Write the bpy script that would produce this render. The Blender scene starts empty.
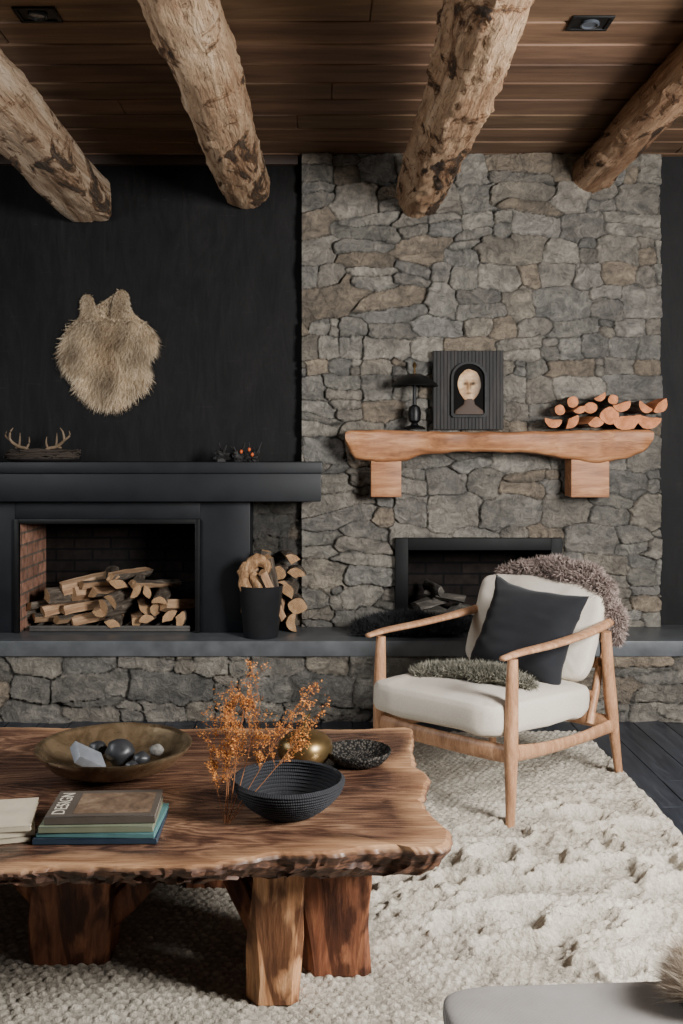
import bpy, bmesh, math, random
import numpy as np
from mathutils import Vector, Matrix, noise as mn
R = random.Random(7)
SC = bpy.context.scene
COL = SC.collection
WPOS = {}

# ------------------------------------------------------------------ helpers
def mk(name, verts, faces, mat, parent=None, smooth=True, fmat=None, cols=None, matrix=None,
       label=None, cat=None, group=None, kind=None, angle=38):
    vs = [Vector(v) for v in verts]
    me = bpy.data.meshes.new(name)
    if matrix is None:
        xs = [v.x for v in vs]; ys = [v.y for v in vs]; zs = [v.z for v in vs]
        o = Vector(((min(xs)+max(xs))/2, (min(ys)+max(ys))/2, min(zs)))
        vs = [v-o for v in vs]
    else:
        o = matrix.to_translation()
    me.from_pydata([tuple(v) for v in vs], [], faces)
    me.update()
    mats = mat if isinstance(mat, (list, tuple)) else [mat]
    for m in mats: me.materials.append(m)
    if fmat: me.polygons.foreach_set("material_index", fmat)
    if cols is not None:
        ca = me.color_attributes.new("Col", 'FLOAT_COLOR', 'POINT')
        arr = np.ones((len(vs), 4), dtype=np.float32); arr[:, :3] = np.array(cols, dtype=np.float32)
        ca.data.foreach_set("color", arr.ravel())
    if smooth:
        me.polygons.foreach_set("use_smooth", [True]*len(me.polygons))
        if angle: me.set_sharp_from_angle(angle=math.radians(angle))
    ob = bpy.data.objects.new(name, me)
    COL.objects.link(ob)
    if matrix is not None: ob.matrix_world = matrix
    else: ob.location = o
    finish(ob, o, parent, label, cat, group, kind)
    return ob

def finish(ob, o, parent, label, cat, group, kind):
    WPOS[ob.name] = Vector(o)
    if parent is not None:
        ob.parent = parent
        ob.location = Vector(o) - WPOS[parent.name]
    if label: ob["label"] = label
    if cat: ob["category"] = cat
    if group: ob["group"] = group
    if kind: ob["kind"] = kind

def empty(name, loc, label, cat, group=None):
    e = bpy.data.objects.new(name, None); e.empty_display_size = .1
    COL.objects.link(e); e.location = loc
    finish(e, loc, None, label, cat, group, None)
    return e

def boxgeo(x0,x1,y0,y1,z0,z1, bev=0.0, seg=2):
    bm = bmesh.new()
    bmesh.ops.create_cube(bm, size=1)
    for v in bm.verts:
        v.co = Vector(((x0+x1)/2+v.co.x*(x1-x0), (y0+y1)/2+v.co.y*(y1-y0), (z0+z1)/2+v.co.z*(z1-z0)))
    if bev > 0:
        bmesh.ops.bevel(bm, geom=bm.edges[:], offset=bev, segments=seg, affect='EDGES', profile=.6)
    bm.verts.ensure_lookup_table()
    vs = [v.co.copy() for v in bm.verts]; fs = [[v.index for v in f.verts] for f in bm.faces]
    bm.free()
    return vs, fs

def join(geos):
    V=[];F=[]
    for v,f in geos:
        n=len(V); V+= list(v); F+=[[i+n for i in q] for q in f]
    return V,F

def box(name, x0,x1,y0,y1,z0,z1, mat, parent=None, bev=.004, **k):
    v,f = boxgeo(x0,x1,y0,y1,z0,z1,bev)
    return mk(name, v, f, mat, parent, **k)

def xf(geo, M):
    return [M @ Vector(v) for v in geo[0]], geo[1]

def loft(rings, cap=True, closed_loop=False):
    n=len(rings[0]); V=[]; F=[]
    for r in rings: V += [Vector(p) for p in r]
    m=len(rings)
    for i in range(m-1 if not closed_loop else m):
        a=i*n; b=((i+1)%m)*n
        for j in range(n):
            k=(j+1)%n
            F.append([a+j,a+k,b+k,b+j])
    if cap and not closed_loop:
        F.append(list(range(n))[::-1]); F.append([(m-1)*n+j for j in range(n)])
    return V,F

def fixn(geo):
    bm=bmesh.new()
    vv=[bm.verts.new(v) for v in geo[0]]
    for f in geo[1]:
        try: bm.faces.new([vv[i] for i in f])
        except ValueError: pass
    bmesh.ops.recalc_face_normals(bm, faces=bm.faces[:])
    bm.verts.ensure_lookup_table()
    for i,v in enumerate(bm.verts): v.index=i
    r=([v.co.copy() for v in bm.verts],[[v.index for v in f.verts] for f in bm.faces])
    bm.free(); return r

def catmull(pts, n=6):
    P=[Vector(p) for p in pts]; P=[P[0]*2-P[1]]+P+[P[-1]*2-P[-2]]
    out=[]
    for i in range(1,len(P)-2):
        for k in range(n):
            t=k/n; a,b,c,d=P[i-1],P[i],P[i+1],P[i+2]
            out.append(.5*((2*b)+(c-a)*t+(2*a-5*b+4*c-d)*t*t+(3*b-a-3*c+d)*t**3))
    out.append(P[-2].copy()); return out

def sweep(path, rad, seg=12, sub=0, up=(0,0,1), amp=0, nf=8, round_ends=False, seed=0):
    m=len(path)
    if not isinstance(rad,(list,tuple)): rad=[rad]*m
    rad=[r if isinstance(r,(tuple,list)) else (r,r) for r in rad]
    P=[Vector(p) for p in path]
    if sub:
        R3=[Vector((r[0],r[1],0)) for r in rad]
        P=catmull(P,sub); R3=catmull(R3,sub); rad=[(max(r.x,1e-4),max(r.y,1e-4)) for r in R3]
    if round_ends:
        t0=(P[0]-P[1]).normalized(); t1=(P[-1]-P[-2]).normalized()
        r0=rad[0]; r1=rad[-1]; k0=(r0[0]+r0[1])/2; k1=(r1[0]+r1[1])/2
        P=[P[0]+t0*k0*.75, P[0]+t0*k0*.5]+P+[P[-1]+t1*k1*.5, P[-1]+t1*k1*.75]
        rad=[(r0[0]*.35,r0[1]*.35),(r0[0]*.78,r0[1]*.78)]+rad+[(r1[0]*.78,r1[1]*.78),(r1[0]*.35,r1[1]*.35)]
    up=Vector(up); rings=[]; m=len(P)
    for i in range(m):
        t=(P[min(i+1,m-1)]-P[max(i-1,0)]).normalized()
        u=up if abs(t.dot(up))<.95 else Vector((1,0,0))
        s=t.cross(u).normalized(); n=s.cross(t).normalized()
        ring=[]
        for j in range(seg):
            a=2*math.pi*j/seg
            d=s*math.cos(a)*rad[i][0]+n*math.sin(a)*rad[i][1]
            if amp:
                q=(P[i]+d)*nf+Vector((seed*7.3,0,0))
                d*=1+amp*mn.noise(q)
            ring.append(P[i]+d)
        rings.append(ring)
    return loft(rings)

def lathe(prof, seg=48, center=(0,0,0)):
    c=Vector(center)
    rings=[[c+Vector((r*math.cos(2*math.pi*j/seg), r*math.sin(2*math.pi*j/seg), z)) for j in range(seg)] for r,z in prof]
    return loft(rings)

def sellip(a,b,c,e1=.5,e2=.35,nu=28,nv=72):
    def p(x,e): return math.copysign(abs(x)**e, x)
    rings=[]
    for i in range(nu+1):
        th=-math.pi/2+math.pi*i/nu
        th=max(min(th,math.pi/2-.01),-math.pi/2+.01)
        ring=[]
        for j in range(nv):
            ph=2*math.pi*j/nv
            ct=p(math.cos(th),e1)
            ring.append(Vector((a*ct*p(math.cos(ph),e2), b*ct*p(math.sin(ph),e2), c*p(math.sin(th),e1))))
        rings.append(ring)
    return loft(rings)

def blob(a,b,c,amp,nf,seed,sub=4):
    bm=bmesh.new(); bmesh.ops.create_icosphere(bm,subdivisions=sub,radius=1)
    V=[]
    for v in bm.verts:
        d=v.co.copy()
        k=1+amp*mn.fractal(d*nf+Vector((seed*3.1,seed,0)),1.0,2.0,3)
        V.append(Vector((d.x*a*k,d.y*b*k,d.z*c*k)))
    F=[[v.index for v in f.verts] for f in bm.faces]; bm.free()
    return V,F

def noisy(geo, amp, nf, seed=0):
    return [Vector(v)+amp*mn.noise_vector(Vector(v)*nf+Vector((seed,seed*2,0))) for v in geo[0]], geo[1]

def rrect(w,h,r,n=4):
    pts=[]
    for cx,cy,a0 in ((w-r,h-r,0),(-w+r,h-r,90),(-w+r,-h+r,180),(w-r,-h+r,270)):
        for k in range(n+1):
            a=math.radians(a0+90*k/n); pts.append((cx+r*math.cos(a), cy+r*math.sin(a)))
    return pts

def fur_geo(geo, n, length, width, comb=(0,0,0), spread=.5, c1=(.3,.2,.1), c2=(.6,.5,.35), seed=1, curl=0., filt=None, lf=None):
    rr=random.Random(seed); V=geo[0]; tris=[]; cum=[]; tot=0
    for f in geo[1]:
        for k in range(1,len(f)-1):
            a,b,c=V[f[0]],V[f[k]],V[f[k+1]]
            nn=(b-a).cross(c-a); ar=nn.length/2
            if ar<1e-10: continue
            nn.normalize()
            if filt and not filt((a+b+c)/3,nn): continue
            tot+=ar; tris.append((a,b,c,nn)); cum.append(tot)
    import bisect
    OV=[];OF=[];OC=[]; comb=Vector(comb)
    for i in range(n):
        a,b,c,nn=tris[bisect.bisect_left(cum, rr.random()*tot*.99999)]
        u,v=rr.random(),rr.random()
        if u+v>1:u,v=1-u,1-v
        p=a+(b-a)*u+(c-a)*v
        cl=mn.noise_vector(p*18)*.6
        d=(nn*1.0+comb+cl*spread+Vector((rr.gauss(0,1),rr.gauss(0,1),rr.gauss(0,1)))*spread*.5).normalized()
        L=length*(.6+.7*rr.random())*(lf(p) if lf else 1)
        side=d.cross(Vector((rr.gauss(0,1),rr.gauss(0,1),rr.gauss(0,1)))).normalized()*width*.5
        bend=(comb*.6+Vector((rr.gauss(0,1),rr.gauss(0,1),rr.gauss(0,1)))*(.25+curl)).normalized()
        m1=p+d*L*.5+bend*L*.12; m2=p+d*L*.85+bend*L*.45
        k=len(OV)
        OV+= [p-side,p+side,m1-side*.8,m1+side*.8,m2]
        OF+= [[k,k+1,k+3,k+2],[k+2,k+3,k+4]]
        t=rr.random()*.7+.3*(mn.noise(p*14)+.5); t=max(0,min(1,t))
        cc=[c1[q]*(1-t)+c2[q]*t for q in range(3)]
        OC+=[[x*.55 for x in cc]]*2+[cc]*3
    return OV,OF,OC

# ------------------------------------------------------------------ node materials
def lin(c):
    return tuple(((x/255)/12.92 if x/255<=.04045 else (((x/255)+.055)/1.055)**2.4) for x in c)+(1,)

class NT:
    def __init__(s,name,rough=.6,metal=0.,spec=.5):
        s.m=bpy.data.materials.new(name); s.m.use_nodes=True; s.t=s.m.node_tree
        s.b=s.t.nodes["Principled BSDF"]
        s.b.inputs["Roughness"].default_value=rough; s.b.inputs["Metallic"].default_value=metal
        s.b.inputs["Specular IOR Level"].default_value=spec
        s.tc=s.n("ShaderNodeTexCoord")
    def n(s,t): return s.t.nodes.new(t)
    def l(s,a,b): s.t.links.new(a,b)
    def map(s,scale=(1,1,1),rot=(0,0,0),src="Object"):
        m=s.n("ShaderNodeMapping"); s.l(s.tc.outputs[src],m.inputs[0])
        m.inputs["Scale"].default_value=scale; m.inputs["Rotation"].default_value=rot
        return m.outputs[0]
    def noise(s,vec,scale,detail=6,rough=.55,dist=0.):
        n=s.n("ShaderNodeTexNoise"); s.l(vec,n.inputs["Vector"])
        n.inputs["Scale"].default_value=scale; n.inputs["Detail"].default_value=detail
        n.inputs["Roughness"].default_value=rough; n.inputs["Distortion"].default_value=dist
        return n.outputs["Fac"]
    def voro(s,vec,scale,feat='F1',out="Distance"):
        n=s.n("ShaderNodeTexVoronoi"); n.feature=feat; s.l(vec,n.inputs["Vector"]); n.inputs["Scale"].default_value=scale
        return n.outputs[out]
    def ramp(s,fac,stops):
        r=s.n("ShaderNodeValToRGB"); s.l(fac,r.inputs[0]); e=r.color_ramp.elements
        while len(e)<len(stops): e.new(.5)
        for i,(p,c) in enumerate(stops):
            e[i].position=p; e[i].color=c if len(c)==4 else (*c,1)
        return r.outputs[0]
    def mix(s,a,b,fac=1.,mode='MULTIPLY'):
        m=s.n("ShaderNodeMix"); m.data_type='RGBA'; m.blend_type=mode
        for v,i in ((fac,0),(a,6),(b,7)):
            if hasattr(v,"is_linked") : s.l(v,m.inputs[i])
            else: m.inputs[i].default_value=v
        return m.outputs[2]
    def attr(s,name="Col"):
        a=s.n("ShaderNodeAttribute"); a.attribute_name=name; return a.outputs["Color"]
    def math(s,op,a,b=0.):
        m=s.n("ShaderNodeMath"); m.operation=op
        for v,i in ((a,0),(b,1)):
            if hasattr(v,"is_linked"): s.l(v,m.inputs[i])
            else: m.inputs[i].default_value=v
        return m.outputs[0]
    def col(s,c):
        if hasattr(c,"is_linked"): s.l(c,s.b.inputs["Base Color"])
        else: s.b.inputs["Base Color"].default_value=c
    def bump(s,h,strength=.3,dist=.01):
        b=s.n("ShaderNodeBump"); b.inputs["Strength"].default_value=strength; b.inputs["Distance"].default_value=dist
        s.l(h,b.inputs["Height"]); s.l(b.outputs[0],s.b.inputs["Normal"])
    def rough(s,f,a,b):
        m=s.n("ShaderNodeMapRange"); s.l(f,m.inputs[0]); m.inputs[3].default_value=a; m.inputs[4].default_value=b
        s.l(m.outputs[0],s.b.inputs["Roughness"])

def wood(name,c,grain=(1,10,10),scale=2.5,rough=.55,bump=.25,attr=False,dist=1.2,spec=.4,bd=.004,streak=.7):
    m=NT(name,rough,spec=spec); v=m.map(grain)
    a=m.noise(v,scale,8,.6,dist); b=m.noise(v,scale*9,6,.6,.4)
    base=m.ramp(a,[(.28,lin(c[0])),(.5,lin(c[1])),(.72,lin(c[2]))])
    st=m.ramp(b,[(.3,(.55,.5,.48,1)),(.6,(1,1,1,1))])
    o=m.mix(base,st,streak)
    if attr: o=m.mix(o,m.attr(),1.)
    m.col(o); m.bump(m.math('ADD',a,m.math('MULTIPLY',b,.5)),bump,bd)
    return m.m

def plain(name,c,rough=.6,metal=0.,nscale=30,var=.25,bump=.1,bd=.002,spec=.5):
    m=NT(name,rough,metal,spec); v=m.map()
    a=m.noise(v,nscale,6); lo=tuple(x*(1-var) for x in lin(c)[:3])+(1,)
    m.col(m.ramp(a,[(.3,lo),(.7,lin(c))])); m.bump(a,bump,bd); m.rough(a,max(0,rough-.08),min(1,rough+.08))
    return m.m

def furmat(name):
    m=NT(name,.75,spec=.2); m.col(m.attr()); return m.m

def stone_mat():
    m=NT("rubble_stone",.8,spec=.4); v=m.map()
    a=m.noise(v,15,10,.72,1.); b=m.noise(v,75,8,.75); c=m.noise(m.map((1,1,2.5)),5,6,.6,1.)
    k=m.ramp(a,[(.28,(.4,.4,.4,1)),(.48,(.92,.92,.92,1)),(.72,(1.7,1.67,1.62,1))])
    k2=m.ramp(c,[(.35,(.78,.78,.77,1)),(.65,(1.2,1.16,1.1,1))])
    m.col(m.mix(m.mix(m.attr(),k,1.),k2,1.))
    m.bump(m.math('ADD',m.math('MULTIPLY',a,2.4),m.math('MULTIPLY',b,1.)),1.,.028)
    return m.m
STONE=stone_mat()
FUR=furmat("animal_fur")
def blackwall():
    m=NT("black_limewash_plaster",.7,spec=.2); v=m.map((1,1,.35)); a=m.noise(v,3.2,9,.7,1.6); b=m.noise(m.map((1,1,.2),(0,.5,0)),14,6,.7,2.)
    sc_=m.noise(m.map((3,3,40),(0,.35,0)),2.5,4,.6,.6)
    m.col(m.mix(m.mix(m.ramp(a,[(.3,lin((9,9,10))),(.7,lin((22,21,21)))]),m.ramp(b,[(.35,(.7,.7,.7,1)),(.75,(2.,2.,2.,1))]),1.),m.ramp(sc_,[(.64,(1,1,1,1)),(.72,(2.2,2.2,2.2,1))]),1.))
    m.bump(m.math('ADD',a,b),.3,.006); m.rough(b,.55,.8); return m.m
BLACKWALL=blackwall()
BLACK=plain("black_steel",(17,20,25),.5,.0,8,.4,.08,.003,spec=.35)
BLACKM=plain("blackened_metal",(14,14,15),.45,.3,20,.3,spec=.4)
SLAB=plain("dark_basalt_slab",(88,91,94),.4,0,12,.4,.25,.004)
SOOT=plain("soot_steel",(9,8,8),.8,0,15,.3)
CEIL=wood("ceiling_cedar_boards",[(74,55,42),(104,80,62),(134,106,82)],(.5,5,5),1.6,.6,.15,True,streak=.45)
FLOORW=wood("black_oak_floor",[(30,34,42),(46,50,58),(66,70,78)],(9,1,1),3,.35,.12,True,streak=.6)
def logmat(name,thr=.57,tint=(1,1,1)):
    m=NT(name,.72,spec=.3)
    v=m.map((8,.8,8)); a=m.noise(v,1.3,9,.65,1.2); f=m.noise(m.map((34,2.4,34)),2.,8,.68,.5); pz=m.noise(m.map((3.4,1.6,3.4)),1.3,10,.7,1.2)
    sp=m.noise(m.map((12,7,12)),2.2,6,.65,1.)
    T=lambda c: tuple(x*t for x,t in zip(lin(c)[:3],tint))+(1,)
    base=m.ramp(a,[(.28,T((116,88,68))),(.42,T((168,138,110))),(.56,T((206,180,152))),(.76,T((230,212,190)))])
    bark=m.ramp(f,[(.3,T((44,36,30))),(.52,T((84,70,58))),(.78,T((138,122,106)))])
    msk=m.ramp(pz,[(thr,(0,0,0,1)),(thr+.025,(1,1,1,1))])
    rim=m.ramp(pz,[(thr-.04,(1,1,1,1)),(thr-.005,(.4,.3,.22,1)),(thr+.05,(1,1,1,1))])
    crack=m.ramp(f,[(.32,(.18,.13,.10,1)),(.43,(1,1,1,1))])
    spots=m.ramp(sp,[(.30,(.28,.2,.15,1)),(.39,(1,1,1,1))])
    m.col(m.mix(m.mix(m.mix(m.mix(base,crack,.95),spots,1.),bark,msk,'MIX'),rim,1.))
    m.bump(m.math('ADD',m.math('ADD',a,m.math('MULTIPLY',f,1.2)),m.math('ADD',m.math('MULTIPLY',msk,.7),m.math('MULTIPLY',sp,1.1))),1.,.030); return m.m
def barkmat(name,c1,c2,c3):
    m=NT(name,.9,spec=.2); a=m.noise(m.map((14,3,14)),2.5,9,.7,.8)
    m.col(m.ramp(a,[(.3,lin(c1)),(.5,lin(c2)),(.75,lin(c3))])); m.bump(a,.9,.012); return m.m
BARK=barkmat("firewood_bark",(34,30,27),(86,76,66),(146,134,120))
SPLIT=wood("split_firewood",[(116,86,62),(168,134,102),(206,176,144)],(10,1.2,10),1.8,.8,.6,bd=.008)
def endgrain(name,cs):
    m=NT(name,.8,spec=.2)
    w=m.n("ShaderNodeTexWave"); w.wave_type='RINGS'; w.rings_direction='Y'; m.l(m.map(),w.inputs["Vector"])
    w.inputs["Scale"].default_value=45; w.inputs["Distortion"].default_value=3; w.inputs["Detail"].default_value=3
    a=m.noise(m.map(),28,7,.7)
    m.col(m.mix(m.ramp(w.outputs["Fac"],[(.1,lin(cs[0])),(.8,lin(cs[1]))]),m.ramp(a,[(.3,(.5,.46,.42,1)),(.6,(1,1,1,1))]),1.)); m.bump(a,.4,.006); return m.m
ENDW=endgrain("cut_end_grain",[(140,108,78),(184,150,114)])
ENDO=endgrain("orange_cut_end_grain",[(184,112,72),(216,148,104)])
GREYW=wood("charred_grey_wood",[(38,36,34),(80,76,70),(140,134,126)],(8,1.5,8),2,.85,.5)
PINE=wood("honey_pine_mantel",[(112,72,46),(164,112,74),(198,148,106)],(.8,9,9),2.2,.55,.35)
OAK=wood("oiled_oak_chair_frame",[(140,102,74),(178,134,100),(206,164,128)],(6,6,1.5),4,.42,.08)

def brick(name,c1,c2,mort):
    m=NT(name,.9,spec=.2)
    sx=m.n("ShaderNodeSeparateXYZ"); m.l(m.tc.outputs["Object"],sx.inputs[0]); cb=m.n("ShaderNodeCombineXYZ")
    m.l(m.math('ADD',sx.outputs["X"],sx.outputs["Y"]),cb.inputs[0]); m.l(sx.outputs["Z"],cb.inputs[1])
    b=m.n("ShaderNodeTexBrick"); m.l(cb.outputs[0],b.inputs["Vector"]); b.inputs["Scale"].default_value=1
    b.inputs["Brick Width"].default_value=.2; b.inputs["Row Height"].default_value=.062; b.inputs["Mortar Size"].default_value=.006
    b.inputs["Color1"].default_value=lin(c1); b.inputs["Color2"].default_value=lin(c2); b.inputs["Mortar"].default_value=lin(mort)
    a=m.noise(m.map(),25,6); m.col(m.mix(b.outputs["Color"],m.ramp(a,[(.3,(.5,.5,.5,1)),(.7,(1.2,1.2,1.2,1))]),1.))
    m.bump(m.math('ADD',m.math('MULTIPLY',b.outputs["Fac"],-1.),m.math('MULTIPLY',a,.4)),.6,.008); return m.m
BRICK=brick("firebox_red_brick",(160,118,98),(130,96,80),(104,92,82))  # lighter copy for the left side, its lit look put into the colour
BRICKD=brick("firebox_dark_brick",(34,27,24),(22,18,17),(11,10,10))  # darker copy of the same brick, firebox shade put into the colour

def fabric(name,c,scale=260,var=.12,rough=.9,bump=.25):
    m=NT(name,rough,spec=.2); v=m.map(); w=m.voro(v,scale); a=m.noise(v,5,5)
    lo=tuple(x*(1-var) for x in lin(c)[:3])+(1,)
    m.col(m.mix(m.ramp(a,[(.3,lo),(.7,lin(c))]),m.ramp(w,[(0,(1,1,1,1)),(.9,(.8,.8,.8,1))]),1.)); m.bump(w,bump,.0015)
    m.b.inputs["Sheen Weight"].default_value=.1
    return m.m
CREAM=fabric("cream_linen",(212,202,186))
CHAR=fabric("charcoal_cotton",(34,35,39),300,.3)
def weave():
    m=NT("grey_woven_upholstery",.95,spec=.15)
    def band(sc,ax):
        w=m.n("ShaderNodeTexWave"); w.wave_type='BANDS'; w.bands_direction=ax; m.l(m.map(),w.inputs["Vector"]); w.inputs["Scale"].default_value=sc; w.inputs["Distortion"].default_value=1.; w.inputs["Detail Scale"].default_value=8; return w.outputs["Fac"]
    h=m.math('MULTIPLY',band(160,'X'),band(160,'Y')); n=m.noise(m.map(),10,5)
    m.col(m.mix(m.ramp(h,[(0,lin((132,127,123))),(.6,lin((168,163,158)))]),m.ramp(n,[(.3,(.85,.85,.85,1)),(.7,(1.05,1.05,1.05,1))]),1.)); m.bump(h,.3,.0015); return m.m
GREYF=weave()

def vn(x,y,seed):
    xi=np.floor(x).astype(np.int64); yi=np.floor(y).astype(np.int64); xf_=x-xi; yf=y-yi
    def h(a,b):
        n=(a*374761393+b*668265263+seed*974634777)&0x7fffffff
        n=((n^(n>>13))*1274126177)&0x7fffffff
        return ((n^(n>>16))&0xffff)/65535.
    u=xf_*xf_*(3-2*xf_); v=yf*yf*(3-2*yf)
    return (h(xi,yi)*(1-u)+h(xi+1,yi)*u)*(1-v)+(h(xi,yi+1)*(1-u)+h(xi+1,yi+1)*u)*v
def fbm(x,y,seed,o=4):
    s=0;a=.5
    for k in range(o): s=s+a*vn(x*2**k,y*2**k,seed+k); a*=.5
    return s*2-1+.06

def stonework(name,x0,x1,z0,z1,yb,res,rows,ws,seed,parent,hole=None,hmul=1.,tone=1.,label=None,back=.05):
    rr=random.Random(seed); S=[]
    def put(x,z,w,h): S.append((x,z,w*rr.uniform(.92,1.08),h*rr.uniform(.88,1.12),rr.gauss(0,.17),rr.uniform(2.6,7)))
    z=z0-.02
    while z<z1+.05:
        h=rr.uniform(*rows); x=x0-rr.random()*.15
        while x<x1+.1:
            w=rr.uniform(*ws)*(1.2 if h>.12 else .9); q=rr.random(); zj=rr.uniform(-.022,.022)
            if q<.3 and h>.10:
                k=rr.uniform(.35,.65)
                put(x+w/2,z+zj+h*k/2,w,h*k); put(x+w/2+rr.uniform(-.03,.03),z+zj+h*(1+k)/2,w,h*(1-k))
            elif q<.5 and w>.17:
                k=rr.uniform(.25,.45); put(x+w*k/2,z+h*.3,w*k,h*.6); put(x+w*k/2,z+h*.8,w*k,h*.4); put(x+w*(1+k)/2,z+h/2,w*(1-k),h)
            else: put(x+w/2+rr.uniform(-.01,.01), z+h/2+zj,w,h)
            x+=w
        z+=h
    S=np.array(S); nx=int((x1-x0)/res)+1; nz=int((z1-z0)/res)+1
    X,Z=np.meshgrid(np.linspace(x0,x1,nx),np.linspace(z0,z1,nz)); x=X.ravel(); z=Z.ravel()
    wx=x+.010*fbm(x*7,z*7,3,2)+.010*fbm(x*22,z*22,9,3)+.004*fbm(x*90,z*90,13,2); wz=z+.014*fbm(x*5+50,z*5,5,2)+.009*fbm(x*22,z*22+9,11,3)+.0035*fbm(x*90,z*90,17,2)
    N=len(S); n=len(x)
    best=np.zeros((n,3)); bi=np.zeros((n,3),dtype=np.int64)
    for s0 in range(0,n,20000):
        a=slice(s0,s0+20000)
        dx=np.subtract.outer(wx[a],S[:,0]); dz=np.subtract.outer(wz[a],S[:,1])
        ca,sa=np.cos(S[:,4]),np.sin(S[:,4]); u=np.abs(dx*ca+dz*sa)/(S[:,2]/2); v=np.abs(-dx*sa+dz*ca)/(S[:,3]/2)
        p=S[:,5]; D=(u**p+v**p)**(1/p)
        ix=np.argpartition(D,2,axis=1)[:,:3]; d=np.take_along_axis(D,ix,1); o=np.argsort(d,1)
        bi[a]=np.take_along_axis(ix,o,1); best[a]=np.take_along_axis(d,o,1)
    i0=bi[:,0]; hgt=np.minimum(S[i0,3],S[i0,2])
    e=(best[:,1]-best[:,0])*hgt/4
    e=np.minimum(e,(1.5-best[:,0])*hgt/2+.004)
    g=np.random.RandomState(seed)
    hh=g.uniform(.012,.034,N)*hmul; tx=g.uniform(-.14,.14,N); tz=g.uniform(-.24,.24,N)
    t=np.clip((e-.0002)/.0026,0,1); t=t**.8
    fa=vn(wx*12+i0*3.7,wz*17+i0*1.3,77); fb=np.abs(fbm(x*9+i0*5.1,z*13,88,3))
    ch=np.clip((e+.012*(fa-.5))/.012,0,1)
    h=t*(.008+(hh[i0]-.008)*(.80+.20*ch)+tx[i0]*(x-S[i0,0])+tz[i0]*(z-S[i0,1])+.011*np.floor(fa*4)/4+.021*fb+.007*fbm(x*38,z*55,31)+.004*fbm(x*100,z*100,35,2))
    h=np.maximum(h,.0)
    pal=np.array([lin(c)[:3] for c in [(150,146,139),(140,137,131),(156,151,142),(150,143,132),(144,141,134),(134,132,128),(152,147,139),(152,140,125),(143,141,136),(164,159,150),(150,144,135),(146,142,136)]])
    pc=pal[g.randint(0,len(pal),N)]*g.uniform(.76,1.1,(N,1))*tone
    c=pc[i0]*(.82+.36*vn(wx*9+i0*1.9,wz*9,55))[:,None]; t2=np.clip((e-.0)/.0020,0,1)[:,None]; c=c*t2+np.array([.06,.056,.05])*(1-t2)
    V=np.stack([x,yb-h,z],1)
    m=np.arange(nx*nz).reshape(nz,nx); a=m[:-1,:-1].ravel();b=m[:-1,1:].ravel();cc=m[1:,1:].ravel();d=m[1:,:-1].ravel()
    F=np.stack([a,b,cc,d],1)
    if hole:
        cx=(x[a]+x[cc])/2; cz=(z[a]+z[cc])/2
        F=F[~((cx>hole[0])&(cx<hole[1])&(cz>hole[2])&(cz<hole[3]))]
    V=V.tolist(); F=F.tolist(); C=c.tolist()
    for loop in ([m[k,0] for k in range(nz)][::-1],[m[k,-1] for k in range(nz)],[m[-1,k] for k in range(nx)][::-1]):
        base=len(V)
        for q in loop:
            p=V[q]; V.append([p[0],yb+back,p[2]]); C.append(C[q])
        for k in range(len(loop)-1): F.append([int(loop[k]),base+k,base+k+1,int(loop[k+1])])
    return mk(name,V,F,STONE,parent,cols=C,angle=None,label=label)

# ================================================================== ROOM SHELL
CZ=2.85
geos=[];cols=[]
x=-2.7
while x<2.5:
    x1=min(x+.15,2.5); y=-1.6-R.random()
    while y<5.25:
        y1=y+R.uniform(1.3,2.2); ya=max(y,-1.6); yb=min(y1,5.25)
        if yb-ya>.02:
            g=boxgeo(x+.0015,x1-.0015,ya+.001,yb-.001,-.02,0,.002,1); geos.append(g); t=R.uniform(.7,1.2); cols+=[[t,t,t]]*len(g[0])
        y=y1
    x=x1
g=boxgeo(-2.7,2.5,-1.6,5.6,-.06,-.012); geos.append(g); cols+=[[.1,.1,.1]]*len(g[0])
v,f=join(geos)
mk("floor",v,f,FLOORW,cols=cols,kind="structure",label="blue-black stained oak plank floor",cat="floor")
geos=[];cols=[]
y=-1.6
while y<5.25:
    y1=min(y+.2,5.26); x=-2.7-R.random()*1.5
    while x<2.5:
        x1=x+R.uniform(2.4,3.6)
        xa=max(x,-2.7); xb=min(x1,2.5)
        if xb-xa>.02:
            g=boxgeo(xa+.001,xb-.001,y+.008,y1-.008,CZ,CZ+.02,.004,1); geos.append(g)
            t=R.uniform(.8,1.15); cols+=[[t,t*R.uniform(.95,1.02),t*R.uniform(.9,1)]]*len(g[0])
        x=x1
    y=y1
g=boxgeo(-2.7,2.5,-1.6,5.35,CZ+.018,CZ+.06); geos.append(g); cols+=[[.03,.03,.03]]*len(g[0])
v,f=join(geos)
mk("ceiling",v,f,CEIL,kind="structure",cols=cols,label="brown cedar board ceiling",cat="ceiling")
WY=5.25
def wallpanel(x0,x1,z0,z1): return boxgeo(x0,x1,WY,WY+.1,z0,z1)
H1=(-1.54,-.60,.39,.97); H2=(.44,1.20,.39,.80)
v,f=join([wallpanel(-2.7,H1[0],0,CZ),wallpanel(H1[0],H1[1],0,H1[2]),wallpanel(H1[0],H1[1],H1[3],CZ),
  wallpanel(H1[1],H2[0],0,CZ),wallpanel(H2[0],H2[1],0,H2[2]),wallpanel(H2[0],H2[1],H2[3],CZ),wallpanel(H2[1],2.5,0,CZ)])
mk("wall_back",v,f,BLACKWALL,kind="structure",label="matte black limewashed wall",cat="wall")
box("wall_left",-2.8,-2.7,-1.6,5.35,0,CZ,BLACKWALL,bev=0,kind="structure",label="matte black side wall",cat="wall")
box("wall_right",2.5,2.6,-1.6,5.35,0,CZ,BLACKWALL,bev=0,kind="structure",label="matte black side wall",cat="wall")
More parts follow.
